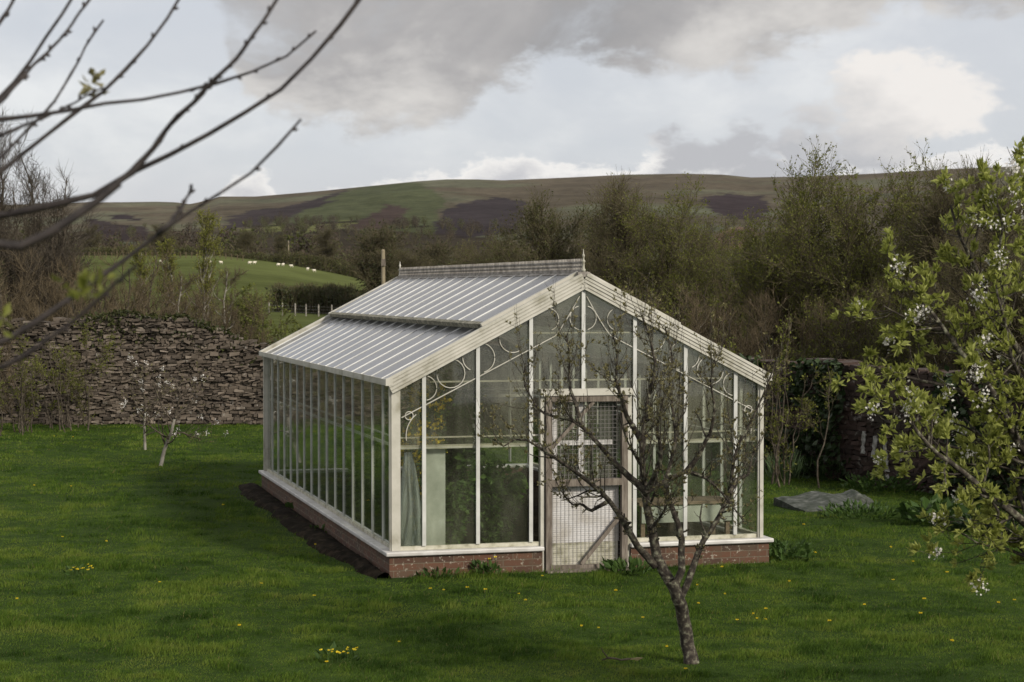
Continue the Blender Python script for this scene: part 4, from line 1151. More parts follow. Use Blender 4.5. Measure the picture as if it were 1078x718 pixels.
def wall_extras():
    rng = np.random.default_rng(21)
    p0, p1 = np.array((-.95, 44.0)), np.array((8.82, 25.2)); ln = np.linalg.norm(p1 - p0); t = (p1 - p0) / ln; nrm = np.array([t[1], -t[0]])
    # white lime runs on the brick
    def on(s, z, off=.215): q = p0 + t * s + nrm * off; return (q[0], q[1], z)
    # ivy and brambles against the brick wall
    def ivy(s0, s1, z1, n, label, name='ivy', mat='ivy', size=.11):
        m = MB(); s = s0 + (s1 - s0) * rng.random(n); zz = rng.random(n) ** .9
        cl = np.array([mnoise.noise((a * 1.6, b * 3, 4)) for a, b in zip(s, zz)])
        k = cl > -.12; s, zz = s[k], zz[k]
        off = .24 + .28 * rng.random(len(s)) ** 2 * (1.2 - zz)
        c = np.array([on(a, b * z1, o) for a, b, o in zip(s, zz, off)])
        d = np.tile(np.array([nrm[0], nrm[1], -.6]), (len(s), 1)) + rng.normal(size=(len(s), 3)) * .6
        m.leaves(c, d, size, 0, .8, .2, rng)
        tag(m.build(name, M[mat]), label, 'ivy')
    ivy(9.0, 14.3, 2.0, 3600, 'dark ivy covering the brick wall beside the right corner of the greenhouse')
    ivy(16.6, 20.2, 1.9, 2600, 'dark ivy on the brick wall behind the lower pear branches')
    def lime():
        m = MB()
        for s0, ztop, ln_ in ((14.75, .86, .36), (15.05, .80, .34), (15.3, .74, .62), (15.68, .82, .36)):
            k = 14; zz = ztop - ln_ * np.linspace(0, 1, k); ss = s0 + np.cumsum(rng.normal(size=k)) * .010; w = .022 + .035 * rng.random(k)
            v = []
            for a, z, b in zip(ss, zz, w): v += [on(a - b, z, .2235), on(a + b, z, .2235), on(a + b, z, .205), on(a - b, z, .205)]
            idx = np.arange(k * 4).reshape(k, 4); nx = np.roll(idx, -1, 1)
            keep = rng.random(k - 1) < .85
            m.add(v, np.stack([idx[:-1], nx[:-1], nx[1:], idx[1:]], -1)[keep].reshape(-1, 4), 0)
        return m
    bw = bpy.data.objects['brick_wall']
    lm = lime().build('lime_stain', surf('lime_stain', [(0, (.16, .15, .14)), (1, (.42, .41, .39))], 14, .9), bw)
    # ivy thatch on the stone wall top
    m = MB(); n = 1500; s = 3.2 + 5.2 * rng.random(n); x = -13.2 + s
    zt = np.array([lefttop(a) for a in s]); dr = rng.random(n) ** 2.2
    k = np.array([mnoise.noise((a * .9, b * 2, 8)) for a, b in zip(s, dr)]) > -.05
    c = np.stack([x, YW - .30 - .12 * rng.random(n), zt + .10 - .7 * dr], -1)[k]
    m.leaves(c, rng.normal(size=(len(c), 3)) + (0, -.5, -.4), .10, 0, .7, .2, rng)
    tag(m.build('ivy', M['hedge']), 'dry brown ivy draped along the top of the grey stone wall', 'ivy')
wall_extras()

# ------------------------------------------------------------------ orchard trees
def leafy(mb, rng, P, n, per, size, mat, width=.5, lo=.3, up=.5):
    """little rosettes of leaves along twigs"""
    c, d = along(rng, P, n, lo, 1)
    cc = np.repeat(c, per, 0); dd = np.repeat(d, per, 0) + rng.normal(size=(n * per, 3)) * .75 + (0, 0, up)
    mb.leaves(cc, dd, size, mat, width, .35, rng)

def traced(pts, Y0, rng, K=14, dy=.25, r0=.03, r1=.012, phase=0):
    """limb given by columns/rows of the view, standing near distance Y0 with its own wander in depth"""
    q = resample(np.array(pts), K)
    w = np.linspace(0, 1, K)
    dep = Y0 + dy * w + .06 * np.sin(w * 5 + phase)
    P = np.array([at(a, b, y) for (a, b), y in zip(q, dep)])
    kink = rng.normal(size=(K, 3)) * min(r1, .018) * .42; kink[0] = 0; kink[1:-1] = (kink[:-2] + kink[1:-1] * 2 + kink[2:]) / 3
    return P + kink, r1 + (r0 - r1) * (1 - w) ** 1.35

def apple():
    rng = np.random.default_rng(31)
    bx, by, _ = gnd(728, 698); Y = by
    rel = lambda P: P - np.array([bx, by, 0])
    root = empty('apple_tree', (bx, by, 0), 'small gnarled apple tree with bare lichened limbs in front of the greenhouse door', 'tree', 'orchard trees')
    px = F / Y
    limbs = [
        ([(729,704),(727,690),(722,662),(717,638),(711,620),(706,611)], .0, 7.6, 6.6),
        ([(708,616),(698,600),(692,589),(688,566),(682,541),(679,522),(676,497),(676,463),(679,432),(687,402),(690,380),(684,352),(676,332)], .05, 6.2, 1.7),
        ([(690,596),(683,588),(671,575),(661,556),(651,540),(635,520),(620,507),(607,497),(592,487),(576,477),(557,464),(543,462),(530,470),(519,462)], -.45, 4.4, 1.2),
        ([(680,518),(672,510),(662,502),(654,494),(646,486),(637,475),(629,466),(620,456),(612,447),(602,442),(593,440),(580,438),(568,433),(560,420),(551,404),(553,384)], .35, 4.0, 1.1),
        ([(712,614),(718,608),(717,586),(718,564),(713,550),(708,536),(702,522),(700,508),(706,488),(712,462),(708,432),(704,404),(708,372),(700,345)], .40, 4.2, 1.1),
        ([(716,630),(722,618),(732,589),(737,576),(741,568),(752,553),(763,533),(770,512),(772,486),(780,462),(790,446),(800,424),(808,404),(818,376)], .15, 4.0, 1.1),
        ([(680,518),(690,512),(704,505),(713,500),(721,497),(731,497),(741,502),(750,510),(760,519),(766,527),(771,533),(777,541),(783,549)], -.35, 3.4, 1.0),
        ([(678,470),(668,452),(660,440),(655,420),(648,400),(650,372),(645,350)], -.3, 3.6, 1.0),
        ([(722,497),(736,478),(748,455),(752,430),(748,400),(754,372)], -.2, 3.2, 1.0),
        ([(679,520),(690,500),(696,478),(692,450),(698,420)], -.5, 4.0, 1.2),
        ([(612,447),(606,425),(598,405),(600,378),(596,352)], .2, 2.6, .9),
        ([(640,528),(622,538),(612,530),(604,532),(594,522),(592,512)], -.25, 2.6, .9),
        ([(768,520),(775,505),(788,500),(792,480),(800,462)], .3, 2.6, .9),
        ([(686,556),(694,546),(700,536),(706,520)], -.4, 2.4, .9),
    ]
    Ps, Rs = [], []
    for i, (p, dy, a, b) in enumerate(limbs):
        P, R = traced(p, Y, rng, 18, dy, a / px, b / px * (1 if i == 0 else .62), i)
        if i == 0: R[:4] *= np.array([1.25, 1.12, 1.05, 1.0])
        Ps.append(rel(P)); Rs.append(R)
    P, R = np.array(Ps), np.array(Rs)
    tk = MB(); tk.tubes(P[:1], R[:1], 12); tr = tk.build('trunk', M['bark'], root)
    for i in range(1, len(P)):
        lm = MB(); lm.tubes(P[i:i + 1], R[i:i + 1], 8); lm.build('limb', M['bark'], root)
    up = P[1:]; ur = R[1:]
    A1, r1 = grow(rng, up, ur, 52, .25, 1, 60, .42, 8, .16, .16, .5, .0035, .35, .35)
    A2, r2 = grow(rng, up, ur, 300, .35, 1, 45, .56, 9, .30, .07, .26, .0024, .4, .25)     # upright water shoots
    # keep shoots mostly in the upper part
    B1, s1 = grow(rng, np.concatenate([A1[:, ::1], A2[:, :8]]), np.concatenate([r1, r2[:, :8]]), 330, .1, .95, 50, .15, 5, .18, .16, .5, .0020, .4, .3)
    S1, q1 = grow(rng, up, ur, 420, .15, 1, 70, .07, 4, .15, .25, .4, .0032, .6, .2)       # spurs
    S2, q2 = grow(rng, np.concatenate([A1, A2[:, :8]]), np.concatenate([r1, r2[:, :8]]), 950, .1, 1, 60, .045, 3, .2, .2, .5, .0020, .8, .1)
    cr = MB()
    for P_, r_ in ((A1, r1), (A2, r2), (B1, s1), (S1, q1), (S2, q2)): cr.tubes(P_, r_, 4, 0)
    leafy(cr, rng, np.concatenate([S2, S1[:, :3]]), 1700, 4, .026, 1, .45, .6)
    leafy(cr, rng, B1, 800, 4, .026, 1, .45, .4)
    cr.build('crown', [M['bark'], M['buds']], root)
apple()

def pear():
    rng = np.random.default_rng(41)
    Y = 13.0
    bx, by = at(1135, 500, Y)[0], Y
    root = empty('pear_tree', (bx, by, 0), 'pear tree in fresh green leaf with white blossom reaching in at the right edge', 'tree', 'orchard trees')
    rel = lambda P: P - np.array([bx, by, 0]); px = F / Y
    limbs = [
        ([(1135,800),(1136,720),(1130,650),(1132,590),(1138,540),(1140,470)], .0, 14, 10),
        ([(1131,620),(1110,585),(1085,556),(1062,537),(1040,519),(1018,500),(1002,488),(985,476),(965,452),(950,430)], -.5, 7, 1.6),
        ([(1138,540),(1105,505),(1076,470),(1058,440),(1046,415),(1030,392),(1012,373),(994,348),(978,325),(962,305),(948,292),(935,282)], -.3, 6.5, 1.5),
        ([(1060,440),(1030,420),(1000,408),(965,400),(940,392),(915,385)], -.4, 2.6, 1.0),
        ([(1140,480),(1110,430),(1085,390),(1060,350),(1040,310),(1022,272),(1008,245),(1000,215)], .1, 6.5, 1.3),
        ([(1140,470),(1120,400),(1105,340),(1092,300),(1084,260),(1080,225),(1082,200)], .3, 6.5, 1.4),
        ([(1052,336),(1058,300),(1052,262),(1056,238),(1050,215)], -.2, 2.8, 1.0),
        ([(994,348),(976,346),(958,338),(945,330),(930,322)], -.2, 2.4, .9),
        ([(1100,430),(1075,400),(1062,372),(1058,340),(1048,300)], -.5, 3.4, 1.0),
        ([(1090,560),(1078,535),(1070,505),(1050,478),(1030,455),(1015,440)], .4, 3.6, 1.0),
        ([(1120,600),(1090,590),(1060,578),(1030,572),(1010,560)], .2, 3.2, .8),
        ([(1040,519),(1052,540),(1046,556),(1030,566)], -.2, 2.2, .8),
        ([(1105,505),(1070,490),(1035,478),(1000,470),(978,462),(962,470)], .3, 3.0, .9),
        ([(1022,272),(1030,240),(1038,225),(1034,208)], .1, 2.2, .8),
    ]
    Ps, Rs = [], []
    for i, (p, dy, a, b) in enumerate(limbs):
        P, R = traced(p, Y, rng, 18, dy, a / px, b / px, i); Ps.append(rel(P)); Rs.append(R)
    P, R = np.array(Ps), np.array(Rs)
    P[0, 0, 2] = -.1
    tk = MB(); tk.tubes(P[:1], R[:1], 12); tk.build('trunk', M['bark'], root)
    for i in range(1, len(P)):
        lm = MB(); lm.tubes(P[i:i + 1], R[i:i + 1], 8); lm.build('limb', M['bark'], root)
    A, ra = grow(rng, P[1:], R[1:], 240, .12, 1, 55, .42, 8, .07, .15, .5, .003, .35, .3)
    B, rb = grow(rng, A, ra, 620, .15, 1, 50, .17, 5, .12, .18, .6, .0025, .4, .3)
    cr = MB(); cr.tubes(A, ra, 4, 0); cr.tubes(B, rb, 4, 0)
    # rosettes: bunches of leaves; blossom bunches
    allp = np.concatenate([A[:, :5], A[:, 3:], B])
    leafy(cr, rng, allp, 1150, 8, .052, 1, .42, .25)
    leafy(cr, rng, B, 560, 9, .060, 1, .40, .7)
    c, d = along(rng, B, 62, .6, 1)
    cc = np.repeat(c, 34, 0) + rng.normal(size=(62 * 34, 3)) * .026
    cr.leaves(cc, rng.normal(size=cc.shape) + (-.2, -.5, .5), .020, 2, .9, .2, rng)
    cr.build('crown', [M['bark'], M['pearleaf'], M['blossom']], root)
pear()

def sapling(px, py, top, seed, label, limbs_px):
    rng = np.random.default_rng(seed); bx, by, _ = gnd(px, py); Y = by; pxm = F / Y
    root = empty('blossoming_sapling', (bx, by, 0), label, 'tree', 'orchard trees')
    Ps, Rs = [], []
    for i, (p, dy, a, b) in enumerate(limbs_px):
        P, R = traced(p, Y, rng, 10, dy, a / pxm, b / pxm, i); Ps.append(P - np.array([bx, by, 0])); Rs.append(R)
    P, R = np.array(Ps), np.array(Rs)
    m = MB(); m.tubes(P[:1], R[:1], 8); m.build('trunk', M['palebark'], root)
    A, ra = grow(rng, P, R, 34, .35, 1, 50, .62, 7, .14, .14, .5, .004, .35, .3)
    B, rb = grow(rng, A, ra, 110, .15, 1, 48, .24, 4, .12, .18, .6, .0035, .4, .3)
    m = MB(); m.tubes(P[1:], R[1:], 6, 0); m.tubes(A, ra, 4, 0); m.tubes(B, rb, 3, 0)
    leafy(m, rng, B, 130, 3, .035, 1, .5, .3)
    k = 17; c, d = along(rng, B, k, .5, 1); cc = np.repeat(c, 12, 0) + rng.normal(size=(k * 12, 3)) * .025
    m.leaves(cc, rng.normal(size=cc.shape), .026, 2, .9, .2, rng)
    m.build('crown', [M['twig'], M['buds'], M['blossom']], root)
sapling(170, 490, 385, 51, 'young blossoming sapling with a pale leaning trunk on the lawn before the stone wall',
        [([(169,491),(172,478),(176,466),(181,452),(184,442)], 0, 2.2, 1.5), ([(181,452),(186,432),(190,415),(184,398)], .1, 1.6, .7), ([(179,458),(192,455),(204,460),(212,463)], .2, 1.4, .5),
         ([(178,462),(166,455),(156,447),(148,450)], -.2, 1.3, .5), ([(183,445),(172,432),(166,415),(160,402)], -.1, 1.4, .6), ([(184,440),(198,428),(206,418)], .2, 1.3, .5)])
sapling(152, 474, 385, 52, 'slighter upright blossoming sapling just behind the leaning one by the stone wall',
        [([(153,475),(152,460),(152,446),(153,434)], 0, 1.6, 1.2), ([(153,434),(152,418),(148,402),(150,388)], .1, 1.4, .6), ([(153,436),(164,425),(172,412),(174,396)], .2, 1.3, .5), ([(153,440),(142,424),(138,408)], -.2, 1.2, .5)])

def near_tree():
    rng = np.random.default_rng(61)
    Y = 4.2; X0 = -2.35
    root = empty('overhanging_tree', (X0, Y, 0), 'dark bare branches reaching in close to the viewer at the upper left corner', 'tree')
    pxm = F / Y
    rel = lambda P: P - np.array([X0, Y, 0])
    src = {'a': (-330, 420), 'b': (-300, 300), 'c': (-320, 200)}
    br = [
        ([(-560,560),(-330,330),(-200,262),(-80,238),(0,228),(60,215),(108,203),(140,180),(185,160),(230,135),(262,115),(290,99),(318,72),(340,50),(360,24),(384,-10)], .15, 8.0, 1.9),
        ([(122,193),(142,178),(165,150),(190,120),(212,98),(230,80),(246,62),(260,45),(276,24),(298,-10)], .10, 3.4, 1.9),
        ([(-560,420),(-300,230),(-120,150),(0,125),(40,122),(70,117),(100,110),(150,105),(190,97),(220,90),(256,78),(290,65),(314,52),(332,34)], .25, 6.0, 1.3),
        ([(-500,480),(-250,300),(-60,225),(0,182),(40,150),(80,118),(115,92),(138,68),(158,45),(176,20),(194,-10)], .3, 6.0, 1.6),
        ([(-200,280),(-60,210),(0,166),(26,140),(50,116),(62,100),(70,85),(82,66),(92,46),(109,21)], .45, 3.5, 1.2),
        ([(-520,380),(-220,230),(-80,160),(0,106),(14,90),(25,75),(38,56),(50,38),(64,20),(82,-10)], .4, 6.0, 1.7),
        ([(-40,132),(0,108),(25,80),(40,65),(60,45),(78,22),(98,-8)], .5, 2.6, 1.5),
        ([(-200,180),(-90,100),(-30,62),(0,24),(10,8),(20,-12)], .5, 4.0, 1.8),
        ([(-560,500),(-330,340),(-200,290),(-60,258),(0,252),(30,257),(50,246),(85,222),(104,207),(126,190)], -.55, 8.5, 3.6),
        ([(-520,600),(-300,480),(-120,400),(0,362),(40,338),(80,310),(130,275),(175,240),(200,223),(222,209),(245,196),(262,184),(280,166),(300,146),(317,126)], .05, 7.0, 1.3),
        ([(166,247),(178,236),(188,222),(196,210),(202,197)], .05, 2.4, 1.4),
        ([(-420,560),(-200,470),(-60,410),(20,380),(50,358),(75,340),(95,322),(112,306),(130,290),(144,278)], -.7, 5.0, 1.6),
        ([(0,143),(40,126),(60,118),(84,105),(96,98),(112,92)], .35, 2.0, 1.0),
    ]
    P_, R_l = [], []
    for i, (p, dy, a, b) in enumerate(br):
        P, R = traced(p, Y + (dy if i in (8, 11) else 0), rng, 26, (0 if i in (8, 11) else dy), a / pxm, b / pxm, i)
        R = R * (1 + .28 * (rng.random(26) > .78)); P_.append(rel(P)); R_l.append(R)
        m = MB(); m.tubes(P_[-1][None], R[None], 8); m.build('branch', M['neartwig'], root)
    # trunk stands outside the picture
    t = np.linspace(0, 1, 10)
    tp = np.stack([-.25 - .9 * t + .05 * np.sin(t * 7), .04 * np.sin(t * 5), -.1 + 4.4 * t], -1)
    m = MB(); m.tubes(tp[None], (.11 - .06 * t)[None], 12); m.build('trunk', M['bark'], root)
    for p in [q[0] for q in P_ if q[0][0] < -.4]:
        k = int(np.argmin(np.abs(tp[:, 2] - (p[2] - .15))))
        w = np.linspace(0, 1, 6)[:, None]; s = tp[k] * (1 - w) + p * w
        m = MB(); m.tubes(s[None], np.linspace(.03, .017, 6)[None], 8); m.build('branch', M['neartwig'], root)
    # a few opening leaves
    for px, py, dy, n, sz, r in ((101, 89, .3, 16, .034, .012), (90, 302, -.55, 16, .036, .014), (4, 333, -.4, 9, .03, .008), (70, 300, -.6, 5, .03, .008)):
        c = np.array(at(px, py, Y + dy)) - np.array([X0, Y, 0])
        cc = c + rng.normal(size=(n, 3)) * r; m = MB(); m.leaves(cc, rng.normal(size=(n, 3)) + (0, 0, .3), sz, 0, .5, .35, rng)
        m.build('leaf_cluster', M['olive'] if dy < 0 else M['buds'], root)
    # buds
    m = MB()
    PP = np.array(P_); c, d = along(rng, PP, 160, .35, 1)
    for a, b in zip(c, d):
        q = rng.normal(size=3); q -= b * (q @ b); q /= np.linalg.norm(q); e = a + (b * .6 + q * .7) * .016
        m.tubes(np.stack([a, (a + e) / 2, e])[None], np.array([[.003, .0042, .001]]), 5)
    m.build('buds', M['neartwig'], root)['kind'] = 'stuff'
near_tree()

# ------------------------------------------------------------------ small things of the place
def sheep_proto():
    bm = bmesh.new()
    V = {}
    def add(k, p): V[k] = bm.verts.new(p)
    pts = {'rump': (-.42, 0, .62), 'mid': (0, 0, .66), 'chest': (.36, 0, .64), 'neck': (.52, 0, .74), 'poll': (.66, 0, .84), 'nose': (.84, 0, .70),
           'tail': (-.56, 0, .50)}
    for k, p in pts.items(): add(k, p)
    for a, sx in (('f', .32), ('h', -.38)):
        for b, sy in (('l', .14), ('r', -.14)):
            add(a + b + '1', (sx, sy, .40)); add(a + b + '2', (sx + (.02 if a == 'f' else -.05), sy, .20)); add(a + b + '3', (sx, sy, 0))
    add('earl', (.62, .12, .85)); add('earr', (.62, -.12, .85))
    E = [('rump','mid'),('mid','chest'),('chest','neck'),('neck','poll'),('poll','nose'),('rump','tail'),('poll','earl'),('poll','earr')]
    for a, r in (('f','chest'),('h','rump')):
        for b in 'lr': E += [(r, a+b+'1'), (a+b+'1', a+b+'2'), (a+b+'2', a+b+'3')]
    for a, b in E: bm.edges.new((V[a], V[b]))
    me = bpy.data.meshes.new('sheep'); keys = list(V); bm.verts.index_update(); bm.to_mesh(me); bm.free()
    o = bpy.data.objects.new('sheep', me); COL.objects.link(o)
    sk = o.modifiers.new('skin', 'SKIN'); me.skin_vertices or None
    rad = dict(rump=.25, mid=.29, chest=.26, neck=.14, poll=.10, nose=.055, tail=.05, earl=.02, earr=.02)
    layer = me.skin_vertices[0].data
    for i, k in enumerate(keys):
        r = rad.get(k, {'1': .085, '2': .04, '3': .04}.get(k[-1], .05)); layer[i].radius = (r, r)
        layer[i].use_root = (k == 'mid')
    ss = o.modifiers.new('sub', 'SUBSURF'); ss.levels = 1; ss.render_levels = 1
    dg = bpy.context.evaluated_depsgraph_get(); m2 = bpy.data.meshes.new_from_object(o.evaluated_get(dg))
    o.modifiers.clear(); o.data = m2; m2.materials.clear(); m2.materials.append(M['wool'])
    return o

def small_things():
    rng = np.random.default_rng(71)
    # sheep
    sp = sheep_proto(); first = True
    data = [(221, 275.2, 'lone white sheep grazing far left beside the lime poplar on the field'), (233, 276, 'sheep just right of the lime poplar, leftmost of the main flock'),
            (263, 276.2, 'left sheep of the close pair in the upper middle of the field'), (268, 275.6, 'right sheep of the close pair in the upper middle of the field'),
            (293, 278, 'left sheep of the pair where the hedge begins'), (298, 278.2, 'right sheep of the pair where the hedge begins'),
            (307, 279.5, 'small sheep below the hedge start, left of the three near the hedge'), (324, 282.3, 'upper sheep of the two halfway along the sloping hedge'),
            (331, 284.2, 'lower sheep of the two halfway along the sloping hedge'), (349, 284.5, 'rightmost sheep of the flock close under the sloping hedge'), (170, 275, 'far left sheep on the field behind the slim saplings')]
    for px, py, lab in data:
        # walk out along the field until the sheep appears on this row
        best = min(range(170, 396, 3), key=lambda r: abs((304 - (terr(px, r) - H) * F / r) - (py + 2.2)))
        o = sp if first else sp.copy()
        if not first: COL.objects.link(o)
        first = False
        o.location = ((px - 539) / F * best, best, terr(px, best)); o.rotation_euler = (0, 0, rng.random() * 1.2 + (3.0 if rng.random() > .5 else 0)); o.scale = (.66,) * 3
        tag(o, lab, 'sheep', 'sheep grazing on the far field')
    # poles
    def pole(px, r, top, rad, lab):
        z0 = terr(px, r) - .3; zt = ptop(top, r)
        root = empty('utility_pole', ((px - 539) / F * r, r, z0), lab, 'pole', 'wooden poles in the fields')
        t = np.linspace(0, 1, 8); m = MB(); m.tubes(np.stack([.02 * np.sin(t * 5), 0 * t, t * (zt - z0)], -1)[None], (rad * (1.1 - .25 * t))[None], 10)
        m.lathe([(rad * .85, zt - z0 - .01), (rad * .6, zt - z0 + .05), (0, zt - z0 + .06)], .02 * math.sin(5), 0, 10)
        m.build('post', M['pole'], root)
        m = MB(); m.box(-rad * .9, rad * .9, -rad * 1.5, -rad * .95, zt - z0 - .55, zt - z0 - .3); m.build('bracket', M['wood'], root)
        if rad > .12:
            m = MB(); m.lathe([(0, zt - z0 + .06), (.035, zt - z0 + .07), (.05, zt - z0 + .12), (.03, zt - z0 + .17), (0, zt - z0 + .18)], 0, 0, 8); m.build('insulator', M['panel'], root)
    pole(404, 70, 264, .085, 'weathered wooden pole standing behind the left end of the greenhouse ridge')
    pole(304, 408, 254, .15, 'thin distant pole on the far field where the hedge begins')
    # fence posts and wire below the dark hedge
    first = True
    f = empty('stock_fence', ((320 - 539) / F * 186, 186, terr(320, 186)), 'low wire fence with pale posts below the dark green hedge', 'fence')
    ox, oy, oz = f.location
    pts = []
    for k, px in enumerate(range(284, 420, 13)):
        x, y, z = (px - 539) / F * 186 - ox, 0.0, terr(px, 186) - oz
        m = MB(); m.lathe([(.075, z - .2), (.07, z + 1.12), (.03, z + 1.2), (0, z + 1.205)], x + .06 * rng.normal(), .05 * rng.normal(), 7); m.build('post', M['palebark'], f); pts.append((x, 0, z))
    pts = np.array(pts)
    for h in (.35, .65, .95):
        m = MB(); m.tubes((pts + (0, -.05, h))[None], np.full((1, len(pts)), .006), 4); m.build('wire', M['wire'], f)
    # field fence behind the poplars
    f = empty('field_fence', ((150 - 539) / F * 385, 385, terr(150, 385)), 'thin brown post fence along the far field behind the poplars', 'fence')
    ox, oy, oz = f.location; pts = []
    for px in range(70, 262, 6):
        x, z = (px - 539) / F * 385 - ox, terr(px, 385) - oz
        m = MB(); m.lathe([(.09, z - .2), (.085, z + 1.2), (0, z + 1.25)], x, 0, 6); m.build('post', M['redtwig'], f); pts.append((x, 0, z))
    pts = np.array(pts)
    for h in (.5, 1.0):
        m = MB(); m.tubes((pts + (0, -.08, h))[None], np.full((1, len(pts)), .03), 4); m.build('rail', M['redtwig'], f)
    # stone slabs on the grass
    def slab(px, py, w, d, h, rz, label, tilt=(0, 0)):
        x, y, _ = gnd(px, py); bm = bmesh.new()
        n = 14; r = np.random.default_rng(int(px))
        vs = [[None] * (n + 1) for _ in range(n + 1)]
        m = MB(); g = []
        for j in range(n + 1):
            for i in range(n + 1):
                a, b = i / n * 2 - 1, j / n * 2 - 1
                k = max(abs(a), abs(b)); ed = 1 - np.clip((k - .93) / .07, 0, 1)
                rr = 1 + .05 * mnoise.noise((a * 1.3 + px, b * 1.3, 0))
                g.append((a * w / 2 * rr, b * d / 2 * rr, h * (.7 + .3 * ed) + .012 * mnoise.noise((a * 4, b * 4, px)) + h * .8 * max(0, 1 - abs(a - .1) * 1.6) ))
        idx = np.arange((n + 1) ** 2).reshape(n + 1, n + 1)
        m.add(g, np.stack([idx[:-1, :-1], idx[:-1, 1:], idx[1:, 1:], idx[1:, :-1]], -1).reshape(-1, 4), 0, False)
        rim = np.concatenate([idx[0, :], idx[1:, -1], idx[-1, -2::-1], idx[-2:0:-1, 0]]); v = np.array(g)
        lo = v[rim].copy(); lo[:, 2] = -.2; lo[:, :2] *= 1.02
        k = len(rim); m.add(np.concatenate([v[rim], lo]), [(i, (i + 1) % k, (i + 1) % k + k, i + k)[::-1] for i in range(k)], 0, False)
        bm.free()
        o = m.build('stone_slab', M['slab']); o.location = (x, y, lz(x, y)); o.rotation_euler = (tilt[0], tilt[1], rz)
        tag(o, label, 'stone slab', 'grey stones on the grass')
    slab(868, 535, 1.15, .95, .085, .35, 'large flat grey stone slab lying on the grass right of the greenhouse', (.10, 0))
    slab(898, 531, .50, .45, .10, .1, 'small grey stone just right of the large flat slab', (.08, .05))
    # fallen branch and a dead leaf near the apple tree
    x, y, _ = gnd(650, 697); m = MB()
    P = np.array([(-.13, .03, .03), (-.08, 0, .055), (-.02, 0, .05), (.03, -.01, .04), (.09, 0, .045), (.13, .01, .05)])
    m.tubes(P[None], np.array([[.006, .009, .009, .008, .010, .004]]), 6); m.tubes(np.array([P[1], P[1] + (-.04, .01, .05), P[1] + (-.06, .0, .09)])[None], np.array([[.006, .005, .003]]), 5)
    m.leaves([P[4], P[4] + (.02, 0, .005)], [(1, .1, .1), (.9, -.3, .12)], .085, 1, .30, .3, rng)
    o = m.build('fallen_twig', [M['twig'], M['deadgrass']]); o.location = (x, y, lz(x, y)); tag(o, 'short broken twig with a pale dead leaf in the grass left of the apple trunk', 'twig')
    # leafy clumps: daffodils, docks, weeds
    def clump(name, px, py, n, size, spread, mat, label, cat, up=1.2, width=.35, flowers=0, fm='yellow', h=.12, group=None):
        x, y, _ = gnd(px, py); r = np.random.default_rng(int(px * 3 + py))
        root = empty(name, (x, y, lz(x, y)), label, cat, group)
        a = r.random(n) * 6.283; q = spread * np.sqrt(r.random(n))
        c = np.stack([q * np.cos(a), q * np.sin(a), r.random(n) * h], -1)
        d = np.stack([np.cos(a) * .7, np.sin(a) * .7, np.full(n, up)], -1) + r.normal(size=(n, 3)) * .35; d[:, 2] = np.abs(d[:, 2])
        m = MB(); m.leaves(c, d, size, 0, width, .3, r); m.build('foliage', M[mat], root)
        if flowers:
            a = r.random(flowers) * 6.283; q = spread * np.sqrt(r.random(flowers)); m = MB(); s = MB()
            for A_, Q in zip(a, q):
                hh = h * (.9 + .5 * r.random()) + (size * .5 if up > 1 else 0); p = np.array([Q * math.cos(A_), Q * math.sin(A_), hh])
                s.tubes(np.array([p * (1, 1, 0), p * (1, 1, .5), p])[None], np.array([[.004, .003, .003]]), 4)
                k = 7; b = np.arange(k) / k * 6.283
                m.leaves(np.repeat(p[None], k, 0), np.stack([np.cos(b), np.sin(b) - .3, np.full(k, .5)], -1), .017, 0, .7, .2, r)
            s.build('stalks', M['weed'], root)['kind'] = 'stuff'; m.build('flowers', M[fm], root)['kind'] = 'stuff'
    clump('daffodil_clump', 826, 506, 90, .42, .30, 'daff', 'clump of grey green daffodil leaves near the dark brick wall right of the greenhouse', 'daffodils', 2.2, .06, 2, 'yellow', .05)
    clump('dock_plant', 872, 504, 420, .11, .75, 'ivy', 'dark low broad leaved plants at the foot of the dark brick wall', 'plant', .7, .6, 0, h=.30)
    clump('dock_plant', 930, 517, 300, .10, .6, 'weed', 'low green weeds under the lime stained part of the brick wall', 'plant', .7, .6, 0, h=.18)
    clump('rhubarb_plant', 988, 552, 130, .17, .40, 'weed', 'large leaved dark green plant on the lawn under the pear branches', 'plant', .45, .75, 0, h=.22)
    clump('rhubarb_plant', 1040, 560, 130, .15, .40, 'ivy', 'dark leafy plant at the right edge under the lowest pear branch', 'plant', .45, .75, 0, h=.2)
    clump('nettle_clump', 826, 588, 160, .10, .30, 'weed', 'dark green weeds at the foot of the right front brick corner', 'weeds', .8, .6, 0, h=.16)
    clump('nettle_clump', 905, 545, 220, .09, .55, 'weed', 'rough weeds growing round the front of the grey stone slab', 'weeds', .9, .5, 0, h=.12)
    clump('weed_tuft', 513, 606, 60, .08, .14, 'weed', 'small green weed with yellow flowers growing at the front brick base', 'weeds', 1.2, .5, 3, h=.12)
    clump('weed_tuft', 660, 603, 90, .10, .25, 'weed', 'tuft of weeds right of the door threshold', 'weeds', 1.2, .5, 0, h=.08)
    clump('weed_tuft', 462, 608, 60, .07, .22, 'weed', 'low weeds along the brick base near the left front corner', 'weeds', .9, .5, 0, h=.06)
    clump('weed_tuft', 345, 560, 50, .08, .22, 'weed', 'sparse weeds in the dark soil beside the left brick base', 'weeds', .9, .5, 0, h=.06)
    clump('weed_tuft', 315, 536, 50, .08, .2, 'weed', 'sparse weeds farther along the dark soil beside the left brick base', 'weeds', .9, .5, 0, h=.06)
    clump('cowslip_clump', 357, 694, 24, .07, .16, 'weed', 'cluster of small yellow cowslips at the bottom of the lawn left of centre', 'cowslips', .9, .5, 16, h=.07)
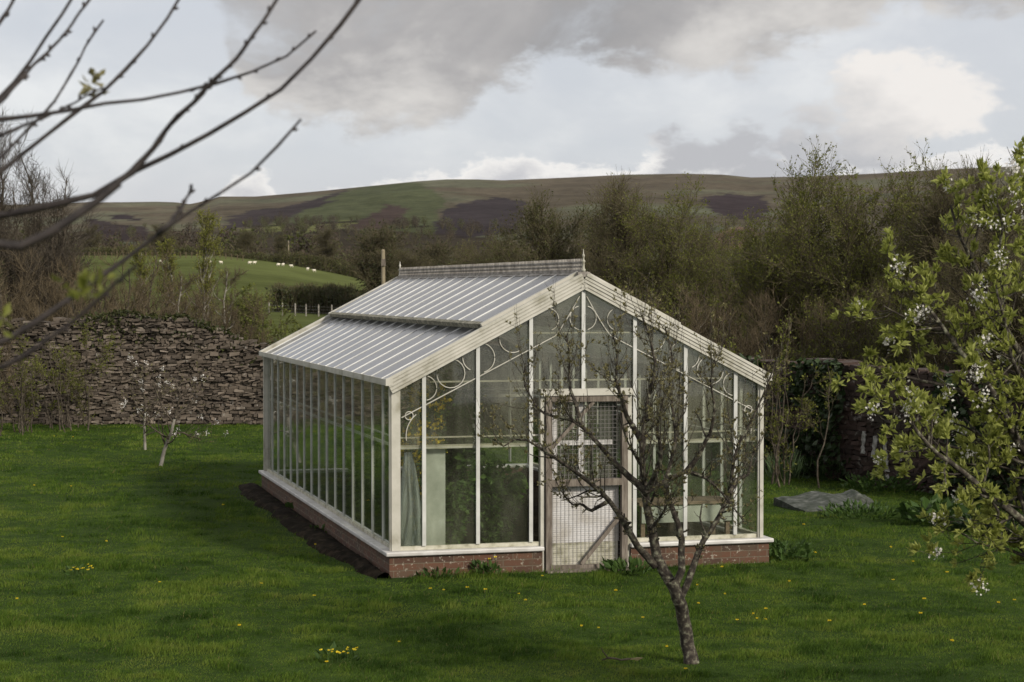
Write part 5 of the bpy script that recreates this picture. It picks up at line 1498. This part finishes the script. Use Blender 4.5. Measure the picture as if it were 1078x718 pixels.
    clump('cowslip_clump', 83, 609, 20, .07, .15, 'weed', 'cluster of small yellow flowers on the left part of the lawn', 'cowslips', .9, .5, 12, h=.07)
    # dandelions
    dand = [(112,579),(168,621),(252,669),(332,580),(331,633),(275,621),(467,628),(453,626),(492,626),(511,627),(546,631),(420,682),(344,702),(235,538),(75,516),(36,516),(57,464),(77,465),(404,520),
            (420,512),(648,628),(612,666),(630,665),(677,655),(735,641),(763,633),(776,657),(793,654),(797,658),(806,658),(806,647),(760,605),(734,622),(938,582),(961,594),(873,663),(973,639),(1068,638),(1051,643),(940,616),
            (969,654),(910,644),(831,618),(858,586),(846,559),(997,608),(702,690),(722,712),(1002,687),(553,640),(571,612),(18,640),(66,572)]
    where = lambda px, py: ('at the left' if px < 300 else 'near the middle' if px < 650 else 'right of the apple tree' if px < 850 else 'at the right')
    proto = None
    for i, (px, py) in enumerate(dand):
        x, y, _ = gnd(px, py)
        if proto is None:
            r = np.random.default_rng(3); m = MB(); n = 46
            a = r.random(n) * 6.283; e = r.random(n)
            m.leaves(np.repeat([[0, 0, .085]], n, 0), np.stack([np.cos(a), np.sin(a) - .1, .1 + 1.1 * e], -1), .021, 0, .32, .1, r)
            m.tubes(np.array([(0, 0, 0), (.004, .002, .045), (0, 0, .086)])[None], np.array([[.003, .0028, .004]]), 5, 1)
            proto = m.build('dandelion', [M['yellow'], M['weed']]); o = proto
        else:
            o = proto.copy(); COL.objects.link(o)
        o.location = (x, y, lz(x, y)); o.rotation_euler = (0, 0, i * 1.3); s = .55 + .45 * rng.random(); o.scale = (s, s, .55 + .5 * rng.random())
        tag(o, 'yellow dandelion flower standing in the grass of the lawn', 'dandelion', 'dandelions on the lawn')
small_things()

# ------------------------------------------------------------------ air
def haze():
    m, t, out = new_mat('haze')
    v = t.n('ShaderNodeVolumePrincipled'); v.inputs['Color'].default_value = (.86, .89, .94, 1); v.inputs['Density'].default_value = .000018
    v.inputs['Anisotropy'].default_value = .3
    t.set(out.inputs['Volume'], v)
    mb = MB(); mb.box(-6200, 6200, -40, 6400, -700, 262)
    o = mb.build('haze', m); tag(o, kind='stuff')
haze()
